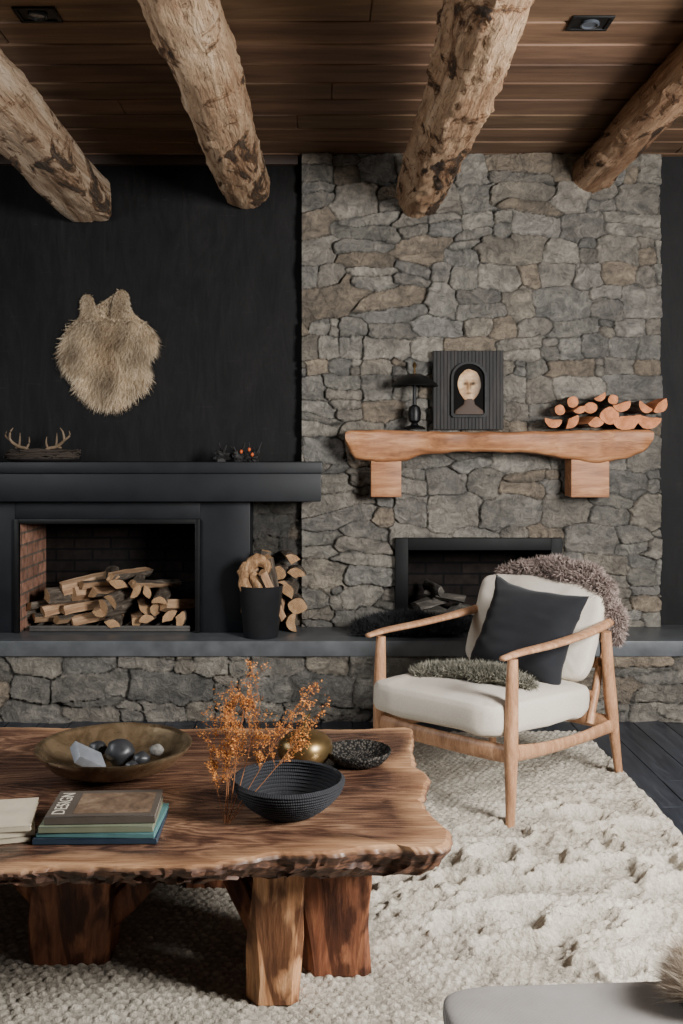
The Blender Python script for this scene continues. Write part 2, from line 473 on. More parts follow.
box("trim_1",-2.7,-.12,5.21,5.249,2.80,2.849,plain("dark_brown_trim",(60,44,34)),bev=.004,kind="structure",label="dark brown wooden ceiling trim",cat="trim")

# ================================================================== HEARTH
he=empty("hearth",(0,5.0,0),"long raised hearth of rubble stone with dark slab top","hearth")
stonework("stone_base",-2.3,2.3,0,.318,4.845,.0065,(.09,.16),(.14,.36),21,he,tone=.9,hmul=.8,back=.4)
box("slab_top",-2.3,2.3,4.80,5.249,.318,.393,SLAB,he,bev=.006)

# ================================================================== LEFT FIREPLACE
fp=empty("fireplace",(-1.05,5.1,.393),"black steel fireplace with heavy mantel shelf and brick firebox","fireplace")
Z0=.3935
gs=[boxgeo(-1.75,-1.536,5.02,5.248,Z0,1.053,.004),boxgeo(-.607,-.356,5.02,5.248,Z0,1.053,.004),boxgeo(-1.536,-.607,5.02,5.248,.964,1.053,.003)]
v,f=join(gs); mk("surround",v,f,BLACK,fp)
gs=[boxgeo(-1.536,-1.512,5.0,5.03,Z0,.964,.003),boxgeo(-.631,-.607,5.0,5.03,Z0,.964,.003),boxgeo(-1.512,-.631,5.0,5.03,.94,.964,.003)]
v,f=join(gs); mk("opening_frame",v,f,BLACKM,fp)
gs=[boxgeo(-1.80,0,4.93,5.248,1.055,1.195,.006),boxgeo(-1.80,.006,4.915,5.248,1.195,1.251,.006)]
v,f=join(gs); mk("mantel_shelf",v,f,BLACK,fp,label="thick blue-black mantel shelf")
FB=(-1.512,-.631,5.03,5.50,.94)
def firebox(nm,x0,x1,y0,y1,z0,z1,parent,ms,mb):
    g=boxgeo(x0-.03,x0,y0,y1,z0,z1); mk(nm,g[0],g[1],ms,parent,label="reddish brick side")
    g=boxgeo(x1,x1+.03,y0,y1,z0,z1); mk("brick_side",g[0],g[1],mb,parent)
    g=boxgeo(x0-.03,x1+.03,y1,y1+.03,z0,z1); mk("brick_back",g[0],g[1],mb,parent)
    g=boxgeo(x0-.03,x1+.03,y0,y1+.03,z1,z1+.02); mk("firebox_top",g[0],g[1],SOOT,parent)
    g=boxgeo(x0-.03,x1+.03,WY,y1+.03,z0-.02,z0); mk("firebox_floor",g[0],g[1],SOOT,parent)
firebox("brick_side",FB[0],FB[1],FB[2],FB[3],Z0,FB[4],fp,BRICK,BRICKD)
g=join([boxgeo(-1.47,-.66,5.04,5.42,Z0+.002,Z0+.014,.002)]+[boxgeo(-1.47,-.66,5.04,5.055,Z0+.014,Z0+.03,.003)]+
       [boxgeo(-1.44+i*.075,-1.43+i*.075,5.055,5.42,Z0+.018,Z0+.03,.002) for i in range(11)])
mk("ash_grate",g[0],g[1],plain("worn_iron",(90,86,82),.55,.4),fp,label="low iron ash grate tray")

# ================================================================== STONE CHIMNEY
ch=empty("stone_chimney",(.83,5.2,.393),"floor to ceiling grey rubble stone chimney with black framed fireplace","chimney")
stonework("stonework",-.10,1.763,.394,CZ-.002,5.215,.0044,(.08,.175),(.11,.31),8,ch,hole=(.43,1.21,.39,.81),back=.034)
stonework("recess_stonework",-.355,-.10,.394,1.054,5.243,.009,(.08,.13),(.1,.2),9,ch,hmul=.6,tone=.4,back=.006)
FRM=plain("fire_frame_black",(8,9,10),.6,0,10,.3,spec=.2)
gs=[boxgeo(.382,.449,5.145,5.249,.394,.856,.003),boxgeo(1.184,1.244,5.145,5.249,.394,.856,.003),boxgeo(.449,1.184,5.145,5.249,.794,.856,.003)]
v,f=join(gs); mk("opening_frame",v,f,FRM,ch,label="black steel opening frame")
g=join([boxgeo(.42,.449,5.25,5.55,.394,.80),boxgeo(1.184,1.21,5.25,5.55,.394,.80),boxgeo(.42,1.21,5.55,5.58,.394,.80),boxgeo(.42,1.21,5.25,5.58,.794,.81),boxgeo(.42,1.21,5.25,5.58,.375,.394)])
mk("firebox_lining",g[0],g[1],BRICKD,ch)

# ================================================================== WOOD MANTEL
def mantel():
    m=empty("wooden_mantel",(.9,5.1,1.23),"live edge honey pine mantel on two wooden block brackets","mantel")
    rings=[]
    n=60; x0,x1=.125,1.665
    key=[(0,1.30),(.04,1.262),(.12,1.248),(.19,1.255),(.25,1.285),(.4,1.302),(.6,1.296),(.74,1.262),(.82,1.243),(.9,1.262),(.96,1.29),(1,1.31)]
    def zb_(t):
        for (a,za),(b,zb) in zip(key,key[1:]):
            if a<=t<=b:
                k=(t-a)/(b-a); k=k*k*(3-2*k); return za*(1-k)+zb*k
        return key[-1][1]
    for i in range(n+1):
        t=i/n; x=x0+(x1-x0)*t
        zt=1.412-.012*max(0,math.sin(t*math.pi*1.3-.3)); zb=zb_(t)
        yf=4.985+.022*math.sin(t*9)+.014*mn.noise(Vector((t*14,0,3)))
        e=1.0
        if t<.04: e=.45+.55*math.sqrt(1-(1-t/.04)**2)
        if t>.97: e=.5+.5*math.sqrt(max(0,1-((t-.97)/.03)**2))
        hh=(zt-zb)/2*e; zc=zt-hh-(.02*(1-e))
        w=(5.178-yf)/2; yc=(yf+5.178)/2
        ring=[]
        for j,(a,b) in enumerate(rrect(w,hh,min(.02,hh*.6))):
            if b<0 and a<0: a+=.022*(-b/hh)
            p=Vector((x,yc+a,zc+b)); p+=.006*mn.noise_vector(p*13)+.003*mn.noise_vector(p*40)
            p.z=min(p.z,1.414)
            ring.append(p)
        rings.append(ring)
    v,f=fixn(loft(rings)); mk("mantel_slab",v,f,PINE,m,angle=50)
    for xa,xb in ((.253,.405),(1.262,1.455)):
        g=noisy(boxgeo(xa,xb,5.04,5.175,1.072,1.265,.006,2),.003,10)
        mk("bracket",g[0],g[1],PINE,m)
mantel()

# ================================================================== LOG BEAMS
def beam(x,z,r0,r1,seed,mat,sq=0,gn=1.,label=""):
    rings=[];n=260;seg=64
    kn=[(R.uniform(1.8,5.1),R.uniform(2.6,6.8),R.uniform(.035,.085)) for _ in range(26)]
    for i in range(n+1):
        y=-.8+(5.212+.8)*i/n; t=i/n; r=r0+(r1-r0)*t
        cx=x+.022*math.sin(y*1.1+seed)+.010*math.sin(y*3.3+seed); cz=z+.010*math.sin(y*1.7+seed*2)
        ring=[]
        for j in range(seg):
            a=2*math.pi*j/seg; ca,sa=math.cos(a),math.sin(a)
            k=r
            if sq: k=r/ (abs(ca)**9+abs(sa)**9)**(1/9)*.92
            q=Vector((ca*1.3,y*1.6,sa*1.3+seed*5))
            k*=1+gn*(.07*mn.noise(q)+.055*mn.noise(q*3)+.04*mn.noise(q*8)+.018*mn.noise(q*20))
            b=mn.noise(Vector((ca*1.2,y*.9,sa*1.2+seed*9)))+.3*mn.noise(q*6)
            k*=1+.05*max(0,min(1,(b-.15)*18))
            for ky,ka,kr in kn:
                dy=(y-ky)
                if abs(dy)<kr:
                    da=(a-ka+math.pi)%(2*math.pi)-math.pi; d=math.hypot(dy,da*r)/kr
                    if d<1: k*=1+min(1,gn)*(.15*(math.cos(d*math.pi)*.5+.5)-.17*math.exp(-(d/.28)**2))
            ring.append(Vector((cx+k*ca,y,min(cz+k*sa,CZ-.002))))
        rings.append(ring)
    v,f=fixn(loft(rings))
    mk("log_beam",v,f,mat,label=label,cat="beam",group="log ceiling beams",angle=60)
LOGA=logmat("peeled_weathered_log",.56); LOGB=logmat("smooth_peeled_log",.565,(1,.93,.85)); LOGC=logmat("gnarled_log",.555,(.98,.88,.78)); LOGD=logmat("reddish_log",.57,(.9,.76,.65))
beam(-1.21,2.62,.103,.117,1,LOGA,1,.35,"squared rough log beam with bark on its sides")
beam(-.415,2.69,.094,.128,2,LOGB,0,.9,"peeled log beam with a knotty bark patch")
beam(.49,2.63,.116,.124,3,LOGC,0,1.6,"thick gnarled log beam with pitted surface")
beam(1.40,2.75,.086,.098,4,LOGD,0,1.1,"slimmer reddish peeled log beam under the ceiling")

for dx,dy in ((-1.0,3.53),(.968,3.6)):
    d=empty("recessed_downlight",(dx,dy,CZ),"small square black recessed ceiling downlight","downlight",group="recessed ceiling downlights")
    w=.075
    g=join([boxgeo(dx-w,dx+w,dy-.06,dy-.045,CZ-.008,CZ-.0005,.002),boxgeo(dx-w,dx+w,dy+.045,dy+.06,CZ-.008,CZ-.0005,.002),
            boxgeo(dx-w,dx-w+.015,dy-.045,dy+.045,CZ-.008,CZ-.0005,.002),boxgeo(dx+w-.015,dx+w,dy-.045,dy+.045,CZ-.008,CZ-.0005,.002),boxgeo(dx-w+.01,dx+w-.01,dy-.05,dy+.05,CZ-.003,CZ-.0005)])
    mk("trim_frame",g[0],g[1],BLACKM,d)
    g=lathe([(.034,CZ-.004),(.034,CZ-.012),(.028,CZ-.014),(.024,CZ-.008),(.001,CZ-.007)],24,(dx,dy,0)); g=fixn(g)
    mk("lamp_lens",g[0],g[1],plain("lens_glass",(70,74,80),.15),d)

# ================================================================== FIREWOOD
def flog(c,yaw,pitch,L,r,kind,seed,group,label,roll=None,end=None,split=None,bark=None,name="firewood_log",rough=.16):
    rr=random.Random(seed); pts=[]; tags=[]
    if kind=="round":
        for j in range(20): a=2*math.pi*j/20; pts.append((math.cos(a)*r*(1+.1*math.sin(a*2+seed)),math.sin(a)*r*.94)); tags.append(1)
    else:
        span={"wedge":100,"half":180,"third":125}[kind]; span+=rr.uniform(-20,20) if kind!="half" else 0
        n=8
        arc=[(math.cos(math.radians(-span/2+span*j/n)),math.sin(math.radians(-span/2+span*j/n))) for j in range(n+1)]
        R0=r*(1.55 if kind=="wedge" else 1.35 if kind=="third" else 1.2)
        off=-R0*(.58 if kind!="half" else .42)
        base=[(off+rr.uniform(0,.1)*R0,rr.uniform(-.1,.1)*R0)]+[(a*R0+off,b*R0) for a,b in arc]
        def seg(p,q,k): return [(p[0]+(q[0]-p[0])*i/k,p[1]+(q[1]-p[1])*i/k) for i in range(k)]
        s1=seg(base[0],base[1],4); pts+=s1; tags+=[0]*4
        for i in range(1,n+1): pts.append(base[i]); tags.append(1)
        s2=seg(base[n+1],base[0],4); pts+=s2; tags+=[0]*4
    rings=[]; N=10
    for i in range(N+1):
        t=i/N; y=-L/2+L*t; k=1+.06*math.sin(t*4+seed)
        ring=[]
        for (a,b) in pts:
            p=Vector((a*k,y,b*k)); nn=mn.noise_vector(Vector((a*22,y*10,b*22+seed)))+.45*mn.noise_vector(Vector((a*70,y*20,b*70+seed)))
            p+=Vector((nn.x,nn.y*(1.4 if i in(0,N) else 0),nn.z))*r*rough
            ring.append(p)
        rings.append(ring)
    n=len(pts); V,F=loft(rings)
    fm=[]
    for i in range(N):
        for j in range(n): fm.append(0 if tags[j]==1 else 1)
    fm+=[2,2]
    if roll is None: roll=rr.uniform(0,360)
    M=Matrix.Translation(c)@Matrix.Rotation(math.radians(yaw),4,'Z')@Matrix.Rotation(math.radians(pitch),4,'X')@Matrix.Rotation(math.radians(roll),4,'Y')
    F=[q[::-1] for q in F]
    return mk(name,V,F,[bark or BARK,split or SPLIT,end or ENDW],matrix=M,fmat=fm,label=label,cat="firewood",group=group,angle=30)

lab={"wedge":"split firewood wedge with pale cut face and bark","half":"half round split log with rough bark","third":"chunky split firewood log with pale face","round":"small round firewood log with bark"}
sd=170
rows=[(9,.448,-1.43,.092),(8,.508,-1.38,.091),(6,.566,-1.28,.092),(5,.617,-1.21,.088),(2,.664,-1.09,.09)]
for ri,(n,z,xs,dx) in enumerate(rows):
    for i in range(n):
        x=xs+i*dx; sd+=1
        yaw=R.uniform(-36,16) if x>-1.12 else R.uniform(-62,-34)
        k=R.choice(["wedge","third","half","wedge","third"])
        flog((x+R.uniform(-.01,.01),5.2+R.uniform(-.035,.035),z+R.uniform(-.005,.005)),yaw,R.uniform(-9,9),R.uniform(.26,.33),R.uniform(.029,.037),k,sd,"split logs stacked in the brick firebox",lab[k]+", in the firebox",rough=.16)
al=[(-.245,.445,.045,"round"),(-.15,.44,.042,"half"),(-.20,.525,.044,"third"),(-.115,.53,.04,"round"),(-.16,.61,.046,"half"),(-.25,.60,.038,"third"),(-.115,.69,.042,"third"),(-.20,.69,.04,"round"),(-.15,.765,.036,"wedge")]
for i,(x,z,r,k) in enumerate(al):
    flog((x-.01,5.12,z),R.uniform(-10,10),R.uniform(-3,3),.2,r,k,300+i,"logs stacked in the alcove",lab[k]+", in the alcove")
# short cut logs on the mantel: x, height over the shelf, radius, kind, roll
ml=[(1.176,.030,.038,"half",95),(1.276,.034,.040,"third",40),(1.357,.032,.036,"wedge",80),(1.435,.066,.044,"round",0),(1.540,.036,.056,"half",82),(1.652,.036,.052,"half",98),
    (1.200,.096,.028,"round",0),(1.262,.134,.031,"round",0),(1.290,.094,.030,"third",70),(1.343,.106,.031,"round",0),(1.414,.158,.024,"half",60),(1.512,.112,.036,"half",75),(1.606,.106,.034,"half",120),(1.700,.112,.040,"third",45),(1.466,.148,.026,"round",0)]
OSP=wood("orange_split_wood",[(160,92,54),(196,122,78),(216,150,104)],(10,1.2,10),1.6,.75,.4)
for i,(X,dz,r,k,rl) in enumerate(ml):
    flog((X,5.075,1.415+dz),R.uniform(-14,14),0,R.uniform(.13,.17),r,k,400+i,"short cut logs on the wooden mantel","short cut log with bright orange end grain",end=ENDO,split=OSP,name="short_log",rough=.12,roll=rl)
for i,(x,z,yaw,r) in enumerate([(.54,.44,70,.04),(.66,.44,30,.042),(.58,.50,-50,.036),(.72,.45,-20,.034),(.66,.53,75,.032),(.85,.44,50,.04),(.95,.44,80,.035),(.60,.57,15,.028)]):
    flog((x,5.34,z),yaw,R.uniform(-6,10),.22,r,"third",500+i,"charred logs in the stone fireplace","charred grey split log in the fireplace",bark=GREYW,split=GREYW,end=GREYW,name="charred_log")

bx,by=-.295,4.912
g=lathe([(.001,.3935),(.080,.3935),(.085,.397),(.108,.64),(.112,.645),(.108,.648),(.104,.645),(.082,.405),(.001,.402)],48,(bx,by,0)); g=fixn(g)
mk("log_bucket",g[0],g[1],plain("matte_black_bucket",(38,39,42),.5,.2,20,.2),label="tapered matte black metal log bucket on the hearth",cat="bucket",angle=50)
for i,(dx,dy,z,yaw,pit,r,k) in enumerate([(-.055,.02,.63,15,-74,.034,"third"),(.05,.02,.66,-25,-72,.036,"half"),(.0,.035,.68,70,-80,.032,"wedge"),(.055,-.03,.60,-50,-62,.030,"third")]):
    flog((bx+dx,by+dy,z),yaw,pit,.27,r,k,620+i,"kindling pieces standing in the bucket","pale chunky split wood piece standing in the bucket")
BURL=wood("pale_burl",[(90,62,42),(168,130,92),(212,178,136)],(14,14,4),2.,.75,.9,dist=2.,bd=.012)
for i,(pth,rad) in enumerate((([(bx-.050,by-.03,.56),(bx-.075,by-.035,.65),(bx-.070,by-.04,.72),(bx-.02,by-.04,.775),(bx+.035,by-.035,.745),(bx+.025,by-.04,.70)],[(.028,.022),(.034,.026),(.034,.024),(.030,.022),(.022,.018),(.012,.010)]),
                    ([(bx+.01,by-.04,.57),(bx-.010,by-.05,.65),(bx-.030,by-.05,.70)],[(.024,.02),(.030,.024),(.016,.014)]))):
    g=fixn(noisy(noisy(sweep(pth,rad,22,10,up=(0,1,0),round_ends=True),.014,20,i),.005,60))
    mk("driftwood_piece",g[0],g[1],BURL,label="thick curled pale driftwood piece standing in the bucket",cat="wood",group="driftwood in the bucket",angle=60)

# ================================================================== PELT ON WALL
def pelt():
    e=empty("fur_pelt",(-1.11,5.24,1.51),"shaggy tan animal pelt hung on the black wall","pelt")
    out=[(79,314),(79,303),(81,297),(87,296),(91,301),(93,310),(98,317),(108,319),(114,313),(116,302),(118,294),(124,291),(130,295),(131,305),(136,314),(146,322),(157,332),(160,344),(152,357),(150,370),(152,382),(143,392),(131,400),(116,409),(101,407),(88,399),(77,389),(73,376),(62,366),(58,352),(62,338),(69,327),(76,319)]
    c=Vector((109,352)); 
    pts=catmull([(a,b,0) for a,b in out+[out[0]]],3)[:-1]
    rings=[]
    for k,s in enumerate((1,.98,.9,.7,.42,.15)):
        dep=(.002,.012,.022,.03,.034,.036)[k]
        rings.append([Vector((-1.113+(p.x-c.x)*s*.0047,5.2495-dep-.006*mn.noise(Vector((p.x*.1*s,p.y*.1*s,0))),1.822-(p.y-c.y)*s*(.0054 if p.y<c.y else .0048))) for p in pts])
    g=fixn(loft(rings))
    mk("hide",g[0],g[1],plain("tan_hide",(160,130,96),.9),e)
    def filt(c,nn): return nn.y<.3
    def lf(p): return .35 if p.z>1.985 else 1.
    V,F,C=fur_geo(g,34000,.048,.0026,(0,-.1,-.85),.85,(.30,.20,.115),(.98,.83,.61),5,filt=filt,lf=lf)
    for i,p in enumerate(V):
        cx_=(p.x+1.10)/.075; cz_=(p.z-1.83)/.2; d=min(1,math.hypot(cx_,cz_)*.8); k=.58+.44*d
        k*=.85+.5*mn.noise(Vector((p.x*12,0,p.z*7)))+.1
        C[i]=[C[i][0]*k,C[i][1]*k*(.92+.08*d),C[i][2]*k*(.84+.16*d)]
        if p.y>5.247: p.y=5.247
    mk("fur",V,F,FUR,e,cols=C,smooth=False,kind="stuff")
pelt()

# ================================================================== ITEMS ON BLACK MANTEL
MT=1.252
t=empty("twig_tray",(-1.41,5.05,MT),"long dark woven twig tray on the black mantel","tray")
geo=[]
for i in range(60):
    a=R.uniform(0,6.28); z=MT+.012+R.random()*.045; k=R.uniform(.8,1.05)
    p=[(-1.41+.19*k*math.cos(a+s),5.06+.075*k*math.sin(a+s),z+R.uniform(-.006,.006)) for s in (0,.3,.6,.9,1.2)]
    geo.append(sweep(p,[.004,.005,.005,.004,.002],6))
g=join(geo); mk("woven_twigs",g[0],g[1],plain("dark_twigs",(58,48,40),.85),t)
g=lathe([(.001,MT+.001),(.15,MT+.001),(.19,MT+.012),(.185,MT+.016),(.001,MT+.008)],40,(0,0,0)); g=([Vector((v.x-1.41,v.y*.42+5.06,v.z)) for v in g[0]],g[1]); g=fixn(g)
mk("tray_base",g[0],g[1],plain("dark_tray",(36,30,27),.8),t)
ANT=plain("bone_antler",(124,104,82),.5,0,25,.4)
def antler(x,y,z,s,seed):
    m=[]
    main=[(x,y,z),(x+s*.02,y,z+.03),(x+s*.06,y+.01,z+.04),(x+s*.10,y,z+.07),(x+s*.10,y-.01,z+.11),(x+s*.085,y-.01,z+.135)]
    m.append(sweep(main,[.009,.008,.008,.007,.005,.002],8,4))
    for b,dx,dz in ((1,-.015,.06),(2,.0,.07),(3,.04,.05),(2,.03,-.01)):
        p=Vector(main[b]); m.append(sweep([p,p+Vector((s*dx*.7,.01,dz*.5)),p+Vector((s*dx*.6,.015,dz))],[.006,.005,.0015],7,4))
    g=join(m); mk("antler",g[0],g[1],ANT,label="small pale forked antler resting in the twig tray",cat="antler",group="antlers in the twig tray")
antler(-1.47,5.06,MT+.035,-1,1); antler(-1.40,5.05,MT+.035,1,2)
o=empty("dark_ornament",(-.42,5.05,MT),"small dark twisted driftwood ornament with orange berries","ornament")
geo=[]
for cx in (-.50,-.42,-.34):
    b=noisy(blob(.035,.03,.028,.7,2,cx*10,3),.006,40); geo.append(([v+Vector((cx,5.05,MT+.026)) for v in b[0]],b[1]))
    for q in range(4):
        a=R.uniform(0,6.28); geo.append(sweep([(cx,5.05,MT+.03),(cx+.025*math.cos(a),5.05+.02*math.sin(a),MT+.06),(cx+.04*math.cos(a),5.05+.03*math.sin(a),MT+R.uniform(.07,.1))],[.007,.005,.002],6,3))
g=join(geo); mk("driftwood",g[0],g[1],plain("burnt_driftwood",(26,24,23),.7),o)
BER=plain("orange_berry",(200,92,40),.5)
for q,(dx,dz) in enumerate(((-.02,.05),(.02,.06),(.035,.035))):
    b=blob(.008,.008,.010,.15,2,q,3); c=Vector((-.38+dx,5.018,MT+dz)); mk("berry",[v+c for v in b[0]],b[1],BER,o)

# ================================================================== ITEMS ON WOOD MANTEL
ML=1.4145
lp=empty("table_lamp",(.475,5.08,ML),"small black mushroom table lamp with wide flat shade","lamp")
lc=(.475,5.08,0)
g=fixn(lathe([(.001,ML),(.055,ML),(.057,ML+.006),(.045,ML+.014),(.02,ML+.022),(.017,ML+.03),(.001,ML+.03)],36,lc)); mk("base",g[0],g[1],BLACKM,lp)
g=fixn(lathe([(.001,ML+.03),(.014,ML+.03),(.030,ML+.045),(.034,ML+.085),(.026,ML+.115),(.010,ML+.125),(.008,ML+.235),(.001,ML+.235)],28,lc)); mk("stem",g[0],g[1],BLACKM,lp)
g=fixn(lathe([(.001,ML+.285),(.03,ML+.282),(.075,ML+.262),(.112,ML+.232),(.120,ML+.222),(.118,ML+.218),(.108,ML+.226),(.07,ML+.25),(.001,ML+.268)],48,lc)); mk("lamp_shade",g[0],g[1],BLACKM,lp)
g=fixn(lathe([(.001,ML+.27),(.006,ML+.28),(.005,ML+.31),(.012,ML+.325),(.006,ML+.34),(.001,ML+.343)],16,lc)); mk("finial",g[0],g[1],plain("dull_brass",(120,96,60),.35,.9),lp)

pf=empty("picture_frame",(.75,5.12,ML),"framed portrait of a pale bust on dark ribbed wooden panel","picture")
geo=[boxgeo(.574,.936,5.128,5.145,ML,ML+.405,.002)]
for i in range(20): geo.append(boxgeo(.576+i*.018,.576+i*.018+.0168,5.1255,5.130,ML+.001,ML+.404,.0015,1))
g=join(geo); mk("ribbed_panel",g[0],g[1],wood("black_stained_wood",[(20,19,19),(32,30,29),(50,46,44)],(9,9,1),2.5,.7,.2),pf)
px_=.757
def arch(w,z0,z1,n=14):
    r=w*.9; pts=[(-w+.012,z0),(w-.012,z0),(w,z0+.012)]
    for k in range(n+1):
        a=math.pi*k/n; pts.append((w*math.cos(a), z1-r+r*math.sin(a)))
    pts.append((-w,z0+.012)); return pts
o1=arch(.092,ML+.062,ML+.348); o2=arch(.080,ML+.074,ML+.336)
rings=[[Vector((px_+a,5.125,b)) for a,b in o1],[Vector((px_+a,5.108,b)) for a,b in o1],[Vector((px_+a,5.108,b)) for a,b in o2],[Vector((px_+a,5.125,b)) for a,b in o2]]
g=fixn(loft(rings,closed_loop=True)); mk("frame_moulding",g[0],g[1],plain("black_lacquer",(5,5,6),.5,spec=.2),pf,angle=30)
g=([Vector((px_+a,5.1245,b)) for a,b in o2],[list(range(len(o2)))]); mk("picture_backing",g[0],g[1],plain("picture_dark_ground",(12,10,9),.8,spec=.1),pf,smooth=False)
def skinm():
    m=NT("sepia_portrait",.6); a=m.noise(m.map((1,1,1)),16,6,.6,.6)
    m.col(m.mix(m.ramp(a,[(.35,lin((140,108,76))),(.5,lin((186,150,112))),(.65,lin((214,186,148)))]),m.attr(),1.)); m.bump(a,.3,.006); return m.m
SK=skinm()
hx,hz=px_+.002,ML+.225
b=blob(.060,.012,.084,.04,2,1,6)
H=[];HC=[]
for v in b[0]:
    v=v.copy(); q=v.copy()
    if v.z<0: v.x*=1-.3*(-v.z/.084)**1.5
    v.y-=.016*math.exp(-((q.x+.004)/.008)**2-((q.z+.006)/.022)**2)
    k=1.
    for ex in (-.022,.016):
        v.y+=.013*math.exp(-((q.x-ex)/.011)**2-((q.z-.012)/.008)**2)
        k-=.9*math.exp(-((q.x-ex)/.013)**2-((q.z-.010)/.009)**2); k-=.4*math.exp(-((q.x-ex)/.014)**2-((q.z-.028)/.004)**2)
    v.y+=.008*math.exp(-((q.x+.003)/.018)**2-((q.z+.038)/.004)**2)
    k-=.75*math.exp(-((q.x+.003)/.019)**2-((q.z+.040)/.005)**2); k-=.55*math.exp(-((q.x-.008)/.006)**2-((q.z+.012)/.016)**2); k-=.9*max(0,(q.x-.012)/.045)
    k=max(.05,k); HC.append([k,k*.97,k*.94])
    H.append(Vector((hx+v.x,5.118+v.y*.5,hz+v.z)))
mk("portrait_head",H,b[1],SK,pf,cols=HC)
rings=[]
for z,w in ((0,.074),(.02,.070),(.036,.05),(.05,.03),(.065,.026),(.08,.024)):
    rings.append([Vector((hx+w*math.cos(2*math.pi*j/20),5.119+.005*math.sin(2*math.pi*j/20),ML+.078+z)) for j in range(20)])
g=fixn(loft(rings)); mk("portrait_shoulders",g[0],g[1],plain("sepia_garment",(66,50,38),.7),pf)

# ================================================================== PELTS
def pelt_lump(name,c,a,b,cz,n,L,w,c1,c2,label,cat,seed,base,comb=(0,0,0),spread=1.2,amp=.35,curl=.3,rot=0):
    g=blob(a,b,cz,amp,1.6,seed,4); Mr=Matrix.Translation(c)@Matrix.Rotation(rot,4,'Z')
    vs=[]
    for v in g[0]:
        v=Vector(v); v.z=max(v.z,-cz*.45); vs.append(Mr@v)
    g=(vs,g[1])
    e=empty(name,(c[0],c[1],min(v.z for v in vs)),label,cat)
    mk("hide",g[0],g[1],base,e)
    zmin=min(v.z for v in vs)
    V,F,C=fur_geo(g,n,L,w,comb,spread,c1,c2,seed,curl,filt=lambda c_,nn: nn.z>-.5)
    for p in V: p.z=max(p.z,zmin)
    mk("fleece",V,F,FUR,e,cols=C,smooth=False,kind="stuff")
    return e
pelt_lump("black_sheepskin",(.44,4.985,.42),.29,.13,.05,14000,.035,.003,(.008,.008,.009),(.045,.045,.048),"curly black sheepskin lying on the hearth slab","sheepskin",11,plain("black_hide",(12,12,13),.9))

# ================================================================== RUG
def rug():
    x0,x1,y0,y1=-2.35,1.225,1.15,4.62; res=.0062
    nx=int((x1-x0)/res); ny=int((y1-y0)/res)
    X,Y=np.meshgrid(np.linspace(x0,x1,nx),np.linspace(y0,y1,ny)); x=X.ravel(); y=Y.ravel()
    wx=x+.03*fbm(x*7,y*7,2); wy=y+.035*fbm(x*6,y*6,8)
    P=.024
    rowi=np.floor(wy/P); fy=wy/P-rowi; ph=(rowi%2)*.5
    fx=wx/.028+ph; ci=np.floor(fx); fx=fx-ci
    rnd=vn(ci*1.7+.5,rowi*1.3+.5,5)
    lo=np.clip(np.sin(fy*math.pi),0,1)**.6*np.clip(np.sin(fx*math.pi),0,1)**.5
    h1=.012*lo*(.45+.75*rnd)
    cen=np.exp(-(((x-.70)/.5)**2+((y-2.8)/.5)**2))+.8*np.exp(-(((x-.95)/.3)**2+((y-3.5)/.35)**2))+.6*np.exp(-(((x-.3)/.35)**2+((y-2.0)/.3)**2))
    reg=np.clip(cen*1.2+.45*np.clip(fbm(x*2.3,y*2.3,40)*2,0,1)*(x>.0),0,1)
    rid=1-np.abs(fbm(x*5.5+.4*fbm(y*9,x*9,3),y*9,60,3))*2.9
    h2=.040*np.clip(rid,0,1)**1.1
    tuft=.015*np.clip(fbm(x*28,y*34,70,3)+.40,0,1)
    low=.009*fbm(x*5,y*5,91,2)*(x>-.3)
    h=.010+h1*(1-.2*reg)+reg*(h2+tuft)+low+.003*vn(x*110,y*110,5)
    ex=np.minimum(np.minimum(x1-x,x-x0),np.minimum(y1-y,y-y0)); h=h*np.clip(ex/.02+.1,0,1)
    wob=.012*fbm(y*4,x*0,90); x=np.where(x>x1-.1,x+wob*(x-(x1-.1))/.1,x)
    V=np.stack([x,y,np.maximum(h,.002)],1).tolist()
    m=np.arange(nx*ny).reshape(ny,nx); F=np.stack([m[:-1,:-1].ravel(),m[:-1,1:].ravel(),m[1:,1:].ravel(),m[1:,:-1].ravel()],1).tolist()
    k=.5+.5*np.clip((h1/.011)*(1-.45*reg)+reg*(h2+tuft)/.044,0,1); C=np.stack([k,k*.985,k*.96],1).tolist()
    mt=NT("cream_wool_pile",.95,spec=.1); a=mt.noise(mt.map(),3,6); b=mt.noise(mt.map(),120,4,.7)
    mt.col(mt.mix(mt.mix(mt.ramp(a,[(.3,lin((202,193,177))),(.7,lin((232,224,209)))]),mt.attr(),1.),mt.ramp(b,[(.3,(.6,.6,.6,1)),(.65,(1.05,1.05,1.05,1))]),1.))
    mt.bump(b,1.,.010)
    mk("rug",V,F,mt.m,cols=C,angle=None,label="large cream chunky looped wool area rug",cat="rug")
rug()

